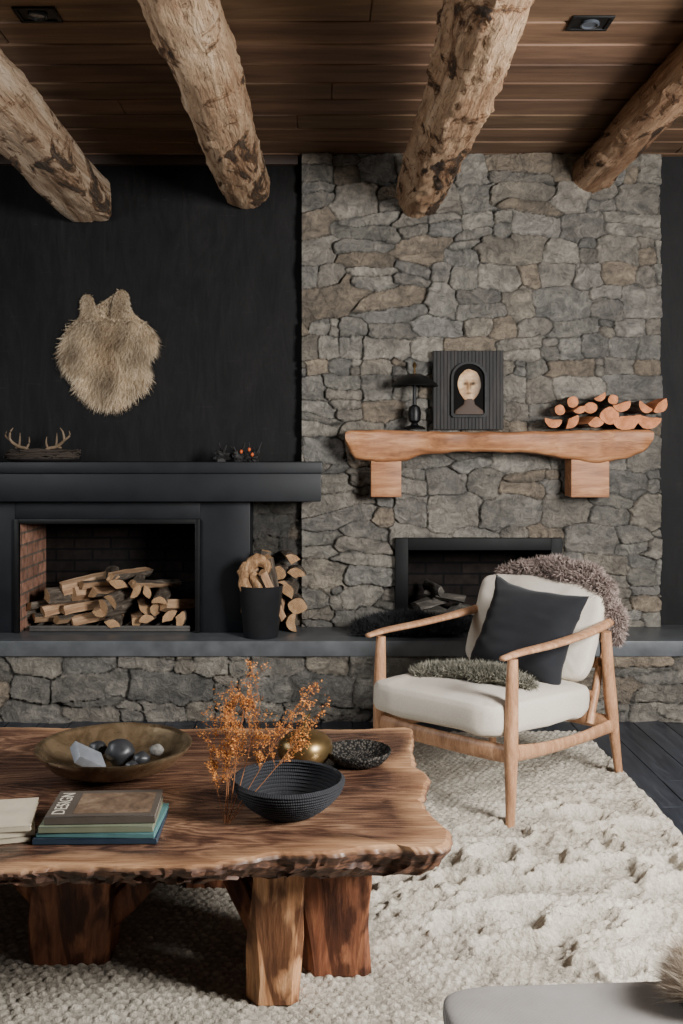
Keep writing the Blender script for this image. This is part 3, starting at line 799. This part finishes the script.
# ================================================================== COFFEE TABLE
TT=.42
def walnut():
    m=NT("live_edge_walnut",.28,spec=.6)
    v=m.map((.55,3.6,3)); a=m.noise(v,1.3,5,.5,1.6)
    rg=m.math('FRACT',m.math('MULTIPLY',a,16.)); rg=m.math('ABSOLUTE',m.math('SUBTRACT',rg,.5))
    f=m.noise(m.map((2.2,55,55)),3,7,.65,.2); big=m.noise(m.map((.7,2.0,1)),1.9,5,.5,1.2)
    mixf=m.math('ADD',m.math('MULTIPLY',big,.85),m.math('MULTIPLY',rg,.36))
    base=m.ramp(mixf,[(.37,lin((52,35,29))),(.48,lin((88,62,49))),(.60,lin((126,94,73))),(.75,lin((176,140,111)))])
    st=m.ramp(f,[(.34,(.5,.44,.4,1)),(.54,(1,1,1,1))])
    o=m.mix(base,st,.8)
    crk=m.noise(m.map((1.0,12,10)),2.,3,.5,.5); ck=m.ramp(crk,[(.490,(1,1,1,1)),(.498,(.15,.1,.08,1)),(.506,(1,1,1,1))])
    msk=m.ramp(m.noise(m.map((.8,1.5,1)),2.5,3),[(.53,(0,0,0,1)),(.60,(1,1,1,1))])
    o=m.mix(o,ck,m.math('MULTIPLY',msk,1.))
    sap=m.mix(m.ramp(m.noise(v,5,7,.6,1.),[(.3,lin((118,78,54))),(.7,lin((204,162,122)))]),st,.6)
    brk=m.ramp(m.noise(m.map((7,7,24)),3,9,.68,1.),[(.3,lin((28,18,13))),(.48,lin((70,45,32))),(.66,lin((122,82,57))),(.8,lin((176,132,96)))])
    at=m.n("ShaderNodeAttribute"); at.attribute_name="Col"; sc=m.n("ShaderNodeSeparateColor"); m.l(at.outputs["Color"],sc.inputs[0])
    o=m.mix(o,sap,sc.outputs[0],'MIX'); o=m.mix(o,brk,sc.outputs[1],'MIX')
    m.col(o); m.bump(m.math('ADD',m.math('MULTIPLY',mixf,.3),m.math('MULTIPLY',f,.4)),.15,.003)
    r=m.math('ADD',m.math('MULTIPLY',f,.18),m.math('ADD',m.math('MULTIPLY',sc.outputs[1],.4),.18)); m.l(r,m.b.inputs["Roughness"])
    return m.m
WAL=walnut()
def blockwood(name,c):
    m=NT(name,.55,spec=.4); v=m.map((5,5,1.1)); a=m.noise(v,2.2,8,.6,2.5); f=m.noise(m.map((30,30,3)),2,6,.6,.4)
    big=m.noise(m.map((4,4,1.6)),1.6,4,.5,2.)
    base=m.ramp(a,[(.28,lin(c[0])),(.5,lin(c[1])),(.72,lin(c[2]))])
    dk=m.ramp(big,[(.42,(.2,.14,.11,1)),(.50,(1,1,1,1))]); st=m.ramp(f,[(.3,(.5,.42,.38,1)),(.52,(1,1,1,1))])
    m.col(m.mix(m.mix(base,dk,.9),st,.85)); m.bump(m.math('ADD',a,f),.5,.006); return m.m
REDW=blockwood("reddish_walnut_block",[(84,50,34),(134,84,58),(180,124,88)])
PALW=blockwood("pale_walnut_block",[(124,82,54),(192,140,98),(230,186,142)])
def table():
    e=empty("coffee_table",(-.5,2.66,.02),"large live edge walnut coffee table on chunky wood blocks","coffee table")
    out=[(-1.45,3.20),(-1.0,3.215),(-.6,3.195),(-.2,3.21),(.1,3.195),(.25,3.21),(.295,3.18),(.29,3.05),(.272,2.95),(.268,2.83),(.292,2.74),(.276,2.63),(.252,2.52),(.258,2.44),(.285,2.38),(.302,2.31),(.285,2.25),(.235,2.235),(.13,2.25),(.04,2.215),(-.08,2.205),(-.2,2.16),(-.36,2.13),(-.52,2.135),(-.7,2.11),(-.95,2.125),(-1.2,2.10),(-1.45,2.13),(-1.5,2.5),(-1.47,2.9)]
    pts=catmull([(a,b,0) for a,b in out+[out[0]]],22)[:-1]
    pts=[p+.013*mn.noise_vector(p*9)+.007*mn.noise_vector(p*27)+.004*mn.noise_vector(p*70) for p in pts]
    c=Vector((-.55,2.66,0)); rings=[];cols=[]
    def ring(s,inset,z,sap,brk,nz=0,nf=14):
        r=[]
        for p in pts:
            d=(p-c); L=d.length
            th=1+.45*math.exp(-((p.x-.2)/.35)**2-((p.y-2.3)/.35)**2)
            th*=1+.35*mn.noise(p*5)
            q=c+d*(1-inset*th/L)*s
            nn=mn.noise_vector(Vector((p.x*nf,p.y*nf,z*70)))+.7*mn.noise_vector(Vector((p.x*nf*3,p.y*nf*3,z*110)))
            zz=TT-(TT-z)*(th if s==1 else 1)
            q=Vector((q.x+nn.x*nz,q.y+nn.y*nz,zz+nn.z*nz*.5)); r.append(q); cols.append([max(0,min(1,sap+(mn.noise(p*6)*1.0 if 0<sap<1 else 0))),max(0,min(1,brk)),0])
        rings.append(r)
    ring(.05,0,.37,0,1); ring(.7,0,.37,0,1); ring(1,.13,.368,0,1,.004); ring(1,.075,.364,0,1,.010); ring(1,.046,.367,0,1,.015,16); ring(1,.034,.372,0,1,.017,18); ring(1,.025,.379,0,1,.017,18); ring(1,.016,.387,0,1,.016,20); ring(1,.009,.395,0,1,.013,20); ring(1,.004,.403,0,1,.009,20); ring(1,.0,.410,.2,.8,.005,18); ring(1,.003,.416,1,.2,.001); ring(1,.010,TT,1,0); ring(1,.022,TT,.75,0); ring(1,.045,TT,.35,0); ring(1,.09,TT,.0,0); ring(.8,0,TT,0,0); ring(.4,0,TT,0,0); ring(.05,0,TT,0,0)
    g=fixn(loft(rings)); mk("tabletop",g[0],g[1],WAL,e,cols=cols,angle=26,label="live edge walnut slab top")
    def leg(x0,x1,y0,y1,tx=0,ty=0,flare=.0,seed=0,zt=.36,mat=REDW,cham=.016,**k):
        rings=[]
        for i in range(7):
            t=i/6; z=.016+(zt-.016)*t; w=(x1-x0)/2*(1+flare*(.5-t)); d=(y1-y0)/2
            cx=(x0+x1)/2+tx*t; cy=(y0+y1)/2+ty*t
            r=[]
            s_=cham*(1+.9*math.sin(t*4+seed))
            for a,b in [(w-s_,d),(-w+s_*.4,d),(-w,d-s_*.4),(-w,-d+s_*1.4),(-w+s_*1.2,-d),(w-s_*.6,-d),(w,-d+s_*.6),(w,d-s_)]:
                p=Vector((cx+a,cy+b,z)); n_=mn.noise_vector(p*7+Vector((seed,0,0))); p+=Vector((n_.x,n_.y,0))*.008
                r.append(p)
            rings.append(r)
        g=fixn(loft(rings)); mk("leg",g[0],g[1],mat,e,smooth=False,**k)
    leg(-.175,-.052,2.328,2.455,.015,0,.1,1,mat=PALW)
    leg(-.050,.122,2.461,2.62,.0,.0,-.05,2)
    leg(-.735,-.54,2.509,2.66,.02,0,.1,3)
    leg(-.40,-.28,2.95,3.05,0,0,.1,4)
    leg(-1.38,-1.22,2.7,2.85,0,0,.1,6)
    for pth in ([(-.57,2.58,.085),(-.46,2.60,.20),(-.34,2.62,.36)],[(-.14,2.44,.12),(-.22,2.52,.23),(-.32,2.62,.37)],[(-.70,2.58,.14),(-.80,2.60,.24),(-.92,2.62,.37)],[(-.10,2.47,.09),(-.25,2.75,.2),(-.34,2.97,.3)]):
        g=noisy(sweep(pth,[(.026,.038)]*3,7,5),.008,14); mk("brace",g[0],g[1],REDW,e)
    g=noisy(sweep([(-1.25,2.80,.24),(-.9,2.82,.235),(-.5,2.83,.25),(-.2,2.72,.24),(0.04,2.60,.245)],[(.03,.038)]*5,10,3),.008,14); mk("stretcher",g[0],g[1],wood("dark_walnut_rail",[(44,26,18),(74,44,28),(104,66,44)],(2,8,8),2,.6,.3),e)
table()

TB=TT+.001
def bronze():
    m=NT("aged_bronze",.34,.85); a=m.noise(m.map(),9,8,.65,.8); b=m.noise(m.map(),40,6,.7)
    m.col(m.ramp(a,[(.3,lin((84,70,54))),(.5,lin((140,120,92))),(.72,lin((196,172,138)))])); m.rough(b,.18,.42); m.bump(b,.15,.003); return m.m
BR=bronze()
c=(-.57,2.755,TB)
g=fixn(lathe([(.001,0),(.07,0),(.075,.004),(.125,.014),(.175,.034),(.205,.066),(.212,.074),(.213,.080),(.206,.081),(.198,.074),(.168,.042),(.115,.020),(.06,.011),(.001,.009)],72,c))
g=noisy(g,.002,14)
mk("bronze_bowl",g[0],g[1],BR,label="wide shallow aged bronze bowl with rolled rim",cat="bowl",angle=60)
PEB=plain("dark_pebble",(44,45,48),.45,0,30,.3)
for i,(dx,dy,a,lb) in enumerate([(.01,.03,.042,"round dark grey stone ball in the bronze bowl"),(.075,.0,.024,"small dark pebble in the bronze bowl"),(-.06,.07,.026,"small dark pebble in the bronze bowl"),(.11,.045,.020,"small speckled pebble in the bronze bowl"),(.06,-.06,.018,"small dark pebble in the bronze bowl")]):
    b=blob(a,a*.95,a*.85,.15,1.5,i+4,3); rr_=math.hypot(dx,dy); zz=TB+.012+(max(0,rr_-.06)*.33)+a*.85
    mk("decorative_stone",[v+Vector((c[0]+dx,c[1]+dy,zz)) for v in b[0]],b[1],PEB if i!=3 else plain("speckled_pebble",(130,126,120),.6,0,80,.7),label=lb,cat="stone",group="stones in the bronze bowl")
g=boxgeo(-.046,.046,-.034,.034,-.013,.013,.003); M=Matrix.Translation((c[0]-.06,c[1]-.05,TB+.056))@Matrix.Rotation(.7,4,'Z')@Matrix.Rotation(.55,4,'Y')@Matrix.Rotation(.45,4,'X')
mk("slate_block",g[0],g[1],plain("grey_slate",(130,134,140),.5,.2),matrix=M,label="flat grey slate block leaning in the bronze bowl",cat="stone")

prof=[(.001,0),(.062,0)]
N=11
pr=[]
for i in range(N*7+1):
    t=i/(N*7); z=.003+.082*t; r=.066+.070*math.sin(t*math.pi/2)**.9; r+=.0045*abs(math.sin(t*N*math.pi)); pr.append((r,z))
prof+=pr; inn=[(r-.010,z) for r,z in pr][::-1]; prof+=[(pr[-1][0]-.004,.089)]+[(r,max(z,.009)) for r,z in inn]+[(.05,.008),(.001,.008)]
c2=(-.081,2.452,TB)
g=fixn(lathe(prof,120,c2)); g=noisy(g,.0008,120)
mb=NT("black_coiled_rope",.8,spec=.35)
sw=mb.n("ShaderNodeSeparateXYZ"); mb.l(mb.tc.outputs["Object"],sw.inputs[0])
ang=mb.math('ARCTAN2',sw.outputs["Y"],sw.outputs["X"]); wv=mb.math('SINE',mb.math('ADD',mb.math('MULTIPLY',ang,150.),mb.math('MULTIPLY',sw.outputs["Z"],150.)))
mb.col(mb.ramp(wv,[(0,lin((24,25,28))),(1,lin((48,49,54)))])); mb.bump(wv,.35,.001)
mk("coiled_bowl",g[0],g[1],mb.m,label="black coiled rope bowl on the coffee table",cat="bowl",angle=75)
c3=(.105,2.84,TB)
pr=[(.001,0),(.05,0),(.07,.006),(.088,.022),(.095,.038),(.092,.041),(.085,.03),(.066,.014),(.04,.008),(.001,.007)]
g=fixn(lathe(pr,72,c3)); g=noisy(g,.002,70)
mw=NT("woven_dark_seagrass",.85,spec=.2); vv=mw.voro(mw.map(),130); mw.col(mw.ramp(vv,[(0,lin((90,84,76))),(.6,lin((20,19,18)))])); mw.bump(vv,1.,.005)
mk("woven_dish",g[0],g[1],mw.m,label="small shallow dark woven dish",cat="dish",angle=80)
c4=(-.046,2.83,TB)
pr=[(.001,0),(.034,0),(.058,.008),(.074,.030),(.078,.050),(.072,.068),(.056,.082),(.036,.090),(.020,.094),(.012,.100),(.008,.108),(.001,.109)]
g=fixn(lathe(pr,64,c4)); g=noisy(g,.006,12); g=([Vector((v.x,v.y,max(v.z,TB))) for v in g[0]],g[1])
vz=empty("brass_vase",c4,"small squat antique brass pot with pointed stem-like top","vase")
BRS=plain("antique_brass",(150,124,82),.34,.85,9,.7,.25,.004)
mk("vase_body",g[0],g[1],BRS,vz,angle=60)
g=fixn(sweep([(c4[0],c4[1],TB+.098),(c4[0]+.001,c4[1],TB+.116),(c4[0]+.006,c4[1],TB+.132),(c4[0]+.015,c4[1],TB+.143)],[.010,.006,.005,.003],12,4)); mk("stalk",g[0],g[1],BRS,vz)

def book(c,w,d,h,rot,colr,label,pages=(214,204,184),name="book",group="books stacked on the coffee table",title=None):
    e=empty(name,c,label,"book",group)
    M=Matrix.Translation(c)@Matrix.Rotation(rot,4,'Z')
    cm=plain("cover_%d_%d_%d"%colr,colr,.5,0,18,.2)
    g=xf(join([boxgeo(-w/2,w/2,-d/2,d/2,0,.0025,.001,1),boxgeo(-w/2,w/2,-d/2,d/2,h-.0025,h,.001,1),boxgeo(-w/2,w/2,-d/2,-d/2+.003,0,h,.001,1)]),M)
    mk("cover",g[0],g[1],cm,e)
    pm=NT("book_pages",.85); st=pm.noise(pm.map((1,1,60)),9,3); pm.col(pm.ramp(st,[(.35,tuple(x*.7 for x in lin(pages)[:3])+(1,)),(.6,lin(pages))]))
    g=xf(boxgeo(-w/2+.004,w/2-.004,-d/2+.0032,d/2-.004,.0027,h-.0027,.0005,1),M); mk("pages",g[0],g[1],pm.m,e)
    if title:
        cu=bpy.data.curves.new("title","FONT"); cu.body=title; cu.size=.042; cu.extrude=.0003; cu.align_x='CENTER'; cu.align_y='CENTER'
        to=bpy.data.objects.new("t",cu); COL.objects.link(to); bpy.context.view_layer.update()
        me=bpy.data.meshes.new_from_object(to.evaluated_get(bpy.context.evaluated_depsgraph_get()))
        Mt=M@Matrix.Translation((-w/2+.028,0,h+.0006))@Matrix.Rotation(math.pi/2,4,'Z')
        vs=[Mt@v.co for v in me.vertices]; fs=[list(p.vertices) for p in me.polygons]
        bpy.data.objects.remove(to)
        mk("cover_title",vs,fs,plain("pale_ink",(200,192,176),.6),e,smooth=False)
        g=xf(join([boxgeo(-w/2+.06,w/2-.014,-d/2+.02,d/2-.02,h+.0001,h+.0006,0)]),M)
        mk("cover_picture",g[0],g[1],wood("brown_cover_photo",[(60,48,40),(112,92,74),(150,130,108)],(3,3,3),3,.5,.05),e)
bc=(-.512,2.355)
z=TB
for (w,d,h,r,cl,lb,tt,dx,dy) in [(.28,.205,.013,.02,(38,54,70),"large hardback book with dark blue cover, bottom of stack",None,0,0),
    (.268,.198,.010,-.02,(84,126,126),"hardback book with pale teal cover in stack",None,.004,.0),
    (.258,.19,.014,.03,(118,124,102),"hardback book with muted green cover in stack",None,.0,-.002),
    (.25,.175,.018,.05,(84,76,68),"brown-grey photo cover book on top of stack","DESIGN",.005,.004)]:
    book((bc[0]+dx,bc[1]+dy,z),w,d,h,r,cl,lb,title=tt); z+=h+.0006
z=TB
for i,(h,r) in enumerate([(.012,.25),(.014,.32),(.012,.18)]):
    book((-.76+i*.004,2.34,z),.16,.19,h,r,(196,184,160),"cream paperback with open fanned pages",name="paperback",group="cream paperbacks on the coffee table"); z+=h+.0006

def branch():
    base=Vector((-.228,2.375,TB+.002))
    e=empty("dried_flower_branch",tuple(base),"airy dried branch with small orange leaves leaning on bowl","dried flowers")
    rr=random.Random(41); geo=[]; tips=[]
    def grow(p,d,L,r,lev,nb0=6,sl=.075):
        pts=[p]; q=p.copy(); dd=d.copy(); K=6 if lev==0 else 4
        for k in range(K):
            dd=(dd+Vector((rr.gauss(0,.05),rr.gauss(0,.05),rr.gauss(0,.03)))).normalized(); q=q+dd*L/K; pts.append(q.copy())
        geo.append(sweep(pts,[r*(1-.5*k/K) for k in range(K+1)],5))
        if lev>=1:
            for k in range(1,K+1):
                tips.append((pts[k],lev))
                if lev>1: tips.append(((pts[k]+pts[k-1])/2,lev))
        if lev<3:
            nb=(nb0,5,2)[lev]
            for k in range(nb):
                i=rr.randint(3 if lev==0 else 1,K); a=pts[i]
                nd=(dd*1.3+Vector((rr.gauss(0,.55),rr.gauss(0,.5),rr.gauss(.15,.35)))).normalized()
                grow(a,nd,(sl if lev==0 else L*.55)*rr.uniform(.7,1.15),r*.55,lev+1)
    for i,(dx,dz,L) in enumerate(((.02,1,.19),(.14,1,.24),(.26,.96,.27),(.37,.93,.29),(.50,.86,.29),(.60,.78,.25))):
        grow(base+Vector((.002*i,.002*(i%2),0)),Vector((dx,.10+.03*(i%2),dz)).normalized(),L,.0014,0)
    grow(base+Vector((-.003,.004,0)),Vector((-.14,.25,.9)).normalized(),.11,.0011,0,4,.045)
    g=join(geo); mk("twigs",[Vector((v.x,v.y,max(v.z,TB))) for v in g[0]],g[1],plain("dry_twig",(150,98,60),.8),e)
    V=[];F=[];C=[]
    for p,l in tips:
        if p.z<TB+.06: continue
        if rr.random()<.30: continue
        s=rr.uniform(.0016,.0038); c=p+Vector((rr.gauss(0,.004),rr.gauss(0,.004),rr.gauss(0,.004)))
        a=Vector((rr.gauss(0,1),rr.gauss(0,1),rr.gauss(0,1))).normalized(); b=a.orthogonal().normalized(); n=a.cross(b)
        k=len(V); V+=[c-a*s,c+b*s*.6+n*s*.3,c+a*s,c-b*s*.6+n*s*.3,c-n*s*.4]; F+=[[k,k+1,k+4],[k+1,k+2,k+4],[k+2,k+3,k+4],[k+3,k,k+4],[k,k+1,k+2,k+3]]
        t=rr.random(); C+=[[.38*(1-t)+.66*t,.125*(1-t)+.29*t,.032*(1-t)+.075*t]]*5
    mm=NT("orange_leaf",.7,spec=.2); mm.col(mm.attr()); mk("leaves",V,F,mm.m,e,cols=C,smooth=False,kind="stuff")
branch()

# ================================================================== ARMCHAIR
O=Vector((.652,3.436,0)); U=Vector((-.714,.70,0)); Vv=Vector((.70,.714,0))
def cp(u,v,z): return O+U*u+Vv*v+Vector((0,0,z))
W=.60
def chair():
    e=empty("armchair",tuple(cp(.3,.36,.015)),"oak frame lounge armchair with cream seat and back cushions","armchair")
    fl=.010
    for u,s in ((0,-1),(W,1)):
        g=sweep([cp(u,-.004,fl),cp(u,0,.12),cp(u,.002,.28),cp(u,.006,.45),cp(u,.012,.590)],[.0155,.019,.024,.023,.018],18,4); g=fixn(g); mk("leg",g[0],g[1],OAK,e)
        g=sweep([cp(u,.765,fl),cp(u,.735,.14),cp(u,.70,.30),cp(u,.675,.46),cp(u,.66,.60)],[.0155,.019,.025,.023,.019],18,4); g=fixn(g); mk("leg",g[0],g[1],OAK,e)
        g=sweep([cp(u+s*.005,-.055,.602),cp(u+s*.008,.05,.608),cp(u+s*.012,.25,.608),cp(u+s*.010,.45,.614),cp(u,.62,.625),cp(u-s*.008,.71,.632)],[(.015,.009),(.022,.011),(.027,.012),(.027,.013),(.024,.017),(.016,.016)],20,5,round_ends=True); g=fixn(g); mk("armrest",g[0],g[1],OAK,e)
        g=sweep([cp(u,.0,.265),cp(u,.2,.24),cp(u,.45,.225),cp(u,.70,.225)],[(.013,.030),(.013,.024),(.013,.022),(.013,.026)],14,4); g=fixn(g); mk("side_rail",g[0],g[1],OAK,e)
    g=sweep([cp(0,.0,.262),cp(W*.3,-.005,.258),cp(W*.7,-.005,.258),cp(W,.0,.262)],[(.014,.032)]*4,14,4); g=fixn(g); mk("front_rail",g[0],g[1],OAK,e)
    g=sweep([cp(0,.70,.235),cp(W,.70,.235)],[(.014,.03)]*2,12); g=fixn(g); mk("rear_rail",g[0],g[1],OAK,e)
    geo=[]
    for u in (.05,W-.05): geo.append(sweep([cp(u,.62,.24),cp(u,.70,.45),cp(u,.785,.74)],[.016,.016,.014],12,3))
    for t in (.2,.45,.7,.95): geo.append(sweep([cp(.05,.62+.165*t,.24+.5*t),cp(W-.05,.62+.165*t,.24+.5*t)],[(.010,.022)]*2,10))
    g=join(geo); mk("back_frame",g[0],g[1],OAK,e)
    def orient(geo,c,uu,vv,nn):
        return [c+uu*v.x+vv*v.y+nn*v.z for v in geo[0]],geo[1]
    def wrinkle(v,s=1.):
        q=Vector((v.x*5,v.y*16,v.z*5)); q2=Vector((v.x*14,v.y*5,v.z*5+9))
        return s*(.006*mn.noise_vector(v*6)+.007*mn.noise_vector(q)+.005*mn.noise_vector(q2)+.0015*mn.noise_vector(v*40))
    g=sellip(.303,.335,.070,.40,.25,40,110)
    V2=[]
    for v in g[0]:
        v=v.copy(); s=1-(v.x/.303)**2; s2=1-(v.y/.335)**2
        if v.z>0: v.z+=.008*max(0,s)*max(0,s2)-.012*math.exp(-(v.x/.13)**2-((v.y-.02)/.14)**2)
        rim=abs(abs(v.z)-.050)
        if rim<.008: k=1+.012*(1-rim/.008); v.x*=k; v.y*=k
        V2.append(v+wrinkle(v))
    vt=(Vv*1-Vector((0,0,.05))).normalized(); nn_=U.cross(vt).normalized()
    if nn_.z<0: nn_=-nn_
    g=orient((V2,g[1]),cp(.31,.265,.360),U,vt,nn_); g=fixn(g); mk("seat_cushion",g[0],g[1],CREAM,e,angle=None)
    g=sellip(.294,.205,.048,.45,.34,40,110); V2=[]
    for v in g[0]:
        v=v.copy(); s=max(0,1-(v.x/.3)**2)*max(0,1-(v.y/.2)**2); v.z*=1+.3*s; V2.append(v+wrinkle(v,1.2))
    bd=(Vv*.42+Vector((0,0,.91))).normalized(); nb=U.cross(bd).normalized()
    g=orient((V2,g[1]),cp(.320,.645,.588),U,bd,nb); g=fixn(g); mk("back_cushion",g[0],g[1],CREAM,e,angle=None)
    n=36; A=.218; Bh=.192; T=.072; Vp=[];Fp=[]
    for side in (1,-1):
        b0=len(Vp)
        for i in range(n+1):
            for j in range(n+1):
                a=-1+2*i/n; b=-1+2*j/n
                x=A*a*(1-.10*(1-b*b)); y_=Bh*b*(1-.12*(1-a*a) if b>0 else 1-.05*(1-a*a))
                z=side*T*(max(0,1-a**4)*max(0,1-b**4))**.6*(1-.25*b)
                p=Vector((x,y_,z))
                p+=(.012*mn.noise_vector(p*8)+.005*mn.noise_vector(Vector((p.x*12,p.y*30,0))))
                Vp.append(p)
        for i in range(n):
            for j in range(n):
                q=[b0+i*(n+1)+j,b0+(i+1)*(n+1)+j,b0+(i+1)*(n+1)+j+1,b0+i*(n+1)+j+1]
                Fp.append(q if side==1 else q[::-1])
    bd2=(Vv*.40+Vector((0,0,.92))).normalized(); nb2=U.cross(bd2).normalized()
    ca,sa=math.cos(.10),math.sin(.10); uu=U*ca+bd2*sa; ud=bd2*ca-U*sa
    g=orient((Vp,Fp),cp(.250,.480,.592),uu,ud,nb2)
    bm=bmesh.new(); vv_=[bm.verts.new(v) for v in g[0]]; [bm.faces.new([vv_[i] for i in f]) for f in g[1]]
    bmesh.ops.remove_doubles(bm,verts=bm.verts[:],dist=.0012); bmesh.ops.recalc_face_normals(bm,faces=bm.faces[:])
    bm.verts.ensure_lookup_table(); bm.verts.index_update()
    g=([v.co.copy() for v in bm.verts],[[v.index for v in f.verts] for f in bm.faces]); bm.free()
    mk("throw_pillow",g[0],g[1],CHAR,angle=None,label="square charcoal cotton throw pillow on the armchair",cat="pillow")
    P=[cp(*q) for q in [(.53,.73,.78),(.44,.74,.80),(.32,.745,.81),(.20,.74,.81),(.10,.735,.785),(.04,.735,.72),(.015,.74,.64),(.01,.745,.56)]]
    g=sweep(P,[(.022,.018),(.034,.028),(.048,.036),(.056,.044),(.056,.046),(.046,.046),(.038,.038),(.022,.022)],16,6,round_ends=True); g=fixn(noisy(g,.026,14))
    t=empty("wool_throw",tuple(cp(.1,.8,.5)),"curly taupe wool throw draped over the armchair back","throw")
    mk("throw_body",g[0],g[1],plain("taupe_wool",(82,68,62),.95),t)
    V,F,C=fur_geo(g,24000,.020,.0034,(0,0,-.15),1.8,(.07,.05,.042),(.42,.33,.29),8,1.)
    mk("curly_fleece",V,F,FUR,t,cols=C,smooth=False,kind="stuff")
    P=[cp(.50,.10,.449),cp(.40,.20,.457),cp(.30,.24,.457),cp(.2,.25,.454),cp(.08,.22,.446)]
    g=sweep(P,[(.03,.015),(.075,.022),(.085,.024),(.07,.022),(.03,.012)],16,6,round_ends=True); g=fixn(noisy(g,.016,16))
    t=empty("moss_green_pelt",tuple(cp(.3,.2,.44)),"small shaggy grey-green pelt lying on the seat","pelt")
    mk("pelt_body",g[0],g[1],plain("grey_green_wool",(70,68,54),.95),t)
    V,F,C=fur_geo(g,14000,.022,.003,(0,0,0),1.7,(.05,.048,.034),(.36,.34,.27),9,.8,filt=lambda c,nn:nn.z>-.3)
    mk("shaggy_pile",V,F,FUR,t,cols=C,smooth=False,kind="stuff")
chair()

# ================================================================== OTTOMAN + FUR
def ottoman():
    e=empty("ottoman",(.65,1.35,.02),"low grey woven upholstered bench ottoman","ottoman")
    M=Matrix.Translation((.655,1.335,0))@Matrix.Rotation(.05,4,'Z')
    g=xf(boxgeo(-.44,.44,-.34,.34,.13,.40,.03,5),M); mk("seat",g[0],g[1],GREYF,e,angle=None)
    g=sellip(.447,.347,.024,.3,.12,24,120); g=xf(noisy(g,.004,9),M@Matrix.Translation((0,0,.403))); g=fixn(g); mk("seat_pad",g[0],g[1],GREYF,e,angle=None)
    for a in (-1,1):
        for b in (-1,1):
            q=M@Vector((a*.38,b*.28,0)); g=sweep([q+Vector((0,0,.02)),q+Vector((0,0,.14))],[.018,.024],12); mk("leg",g[0],g[1],OAK,e)
ottoman()
pelt_lump("fur_cushion",(.70,1.60,.445),.105,.05,.034,34000,.045,.0009,(.28,.21,.15),(.78,.67,.54),"fluffy long haired beige fur cushion on the grey ottoman","cushion",17,plain("beige_hide",(130,108,84),.95),spread=.8,comb=(-.5,.3,.1),curl=.1)

# ================================================================== LIGHTS, WORLD, CAMERA
def area(name,loc,tgt,sx,sy,e,col):
    l=bpy.data.lights.new(name,'AREA'); l.shape='RECTANGLE'; l.size=sx; l.size_y=sy; l.energy=e; l.color=col
    o=bpy.data.objects.new(name,l); COL.objects.link(o); o.location=loc
    d=Vector(tgt)-Vector(loc); o.rotation_euler=d.to_track_quat('-Z','Y').to_euler(); return o
area("window_light_key",(2.2,1.5,1.75),(-.1,4.5,.8),.9,.9,290,(1,.985,.965))
area("fill_light_side",(-2.5,2.6,1.8),(.6,3.2,.5),1.4,1.2,48,(.95,.975,1))  # added soft fill from the left, not an actual window
w=bpy.data.worlds.new("world"); SC.world=w; w.use_nodes=True
w.node_tree.nodes["Background"].inputs[0].default_value=(.88,.92,1,1); w.node_tree.nodes["Background"].inputs[1].default_value=.13
cam=bpy.data.cameras.new("camera"); co=bpy.data.objects.new("camera",cam); COL.objects.link(co)
co.location=(0,0,1.31); co.rotation_euler=(math.pi/2,0,0); cam.lens=1000*36/1024; cam.sensor_width=36; cam.sensor_fit='AUTO'
cam.shift_x=20.5/1024; cam.shift_y=-62/1024; cam.clip_start=.05
SC.camera=co
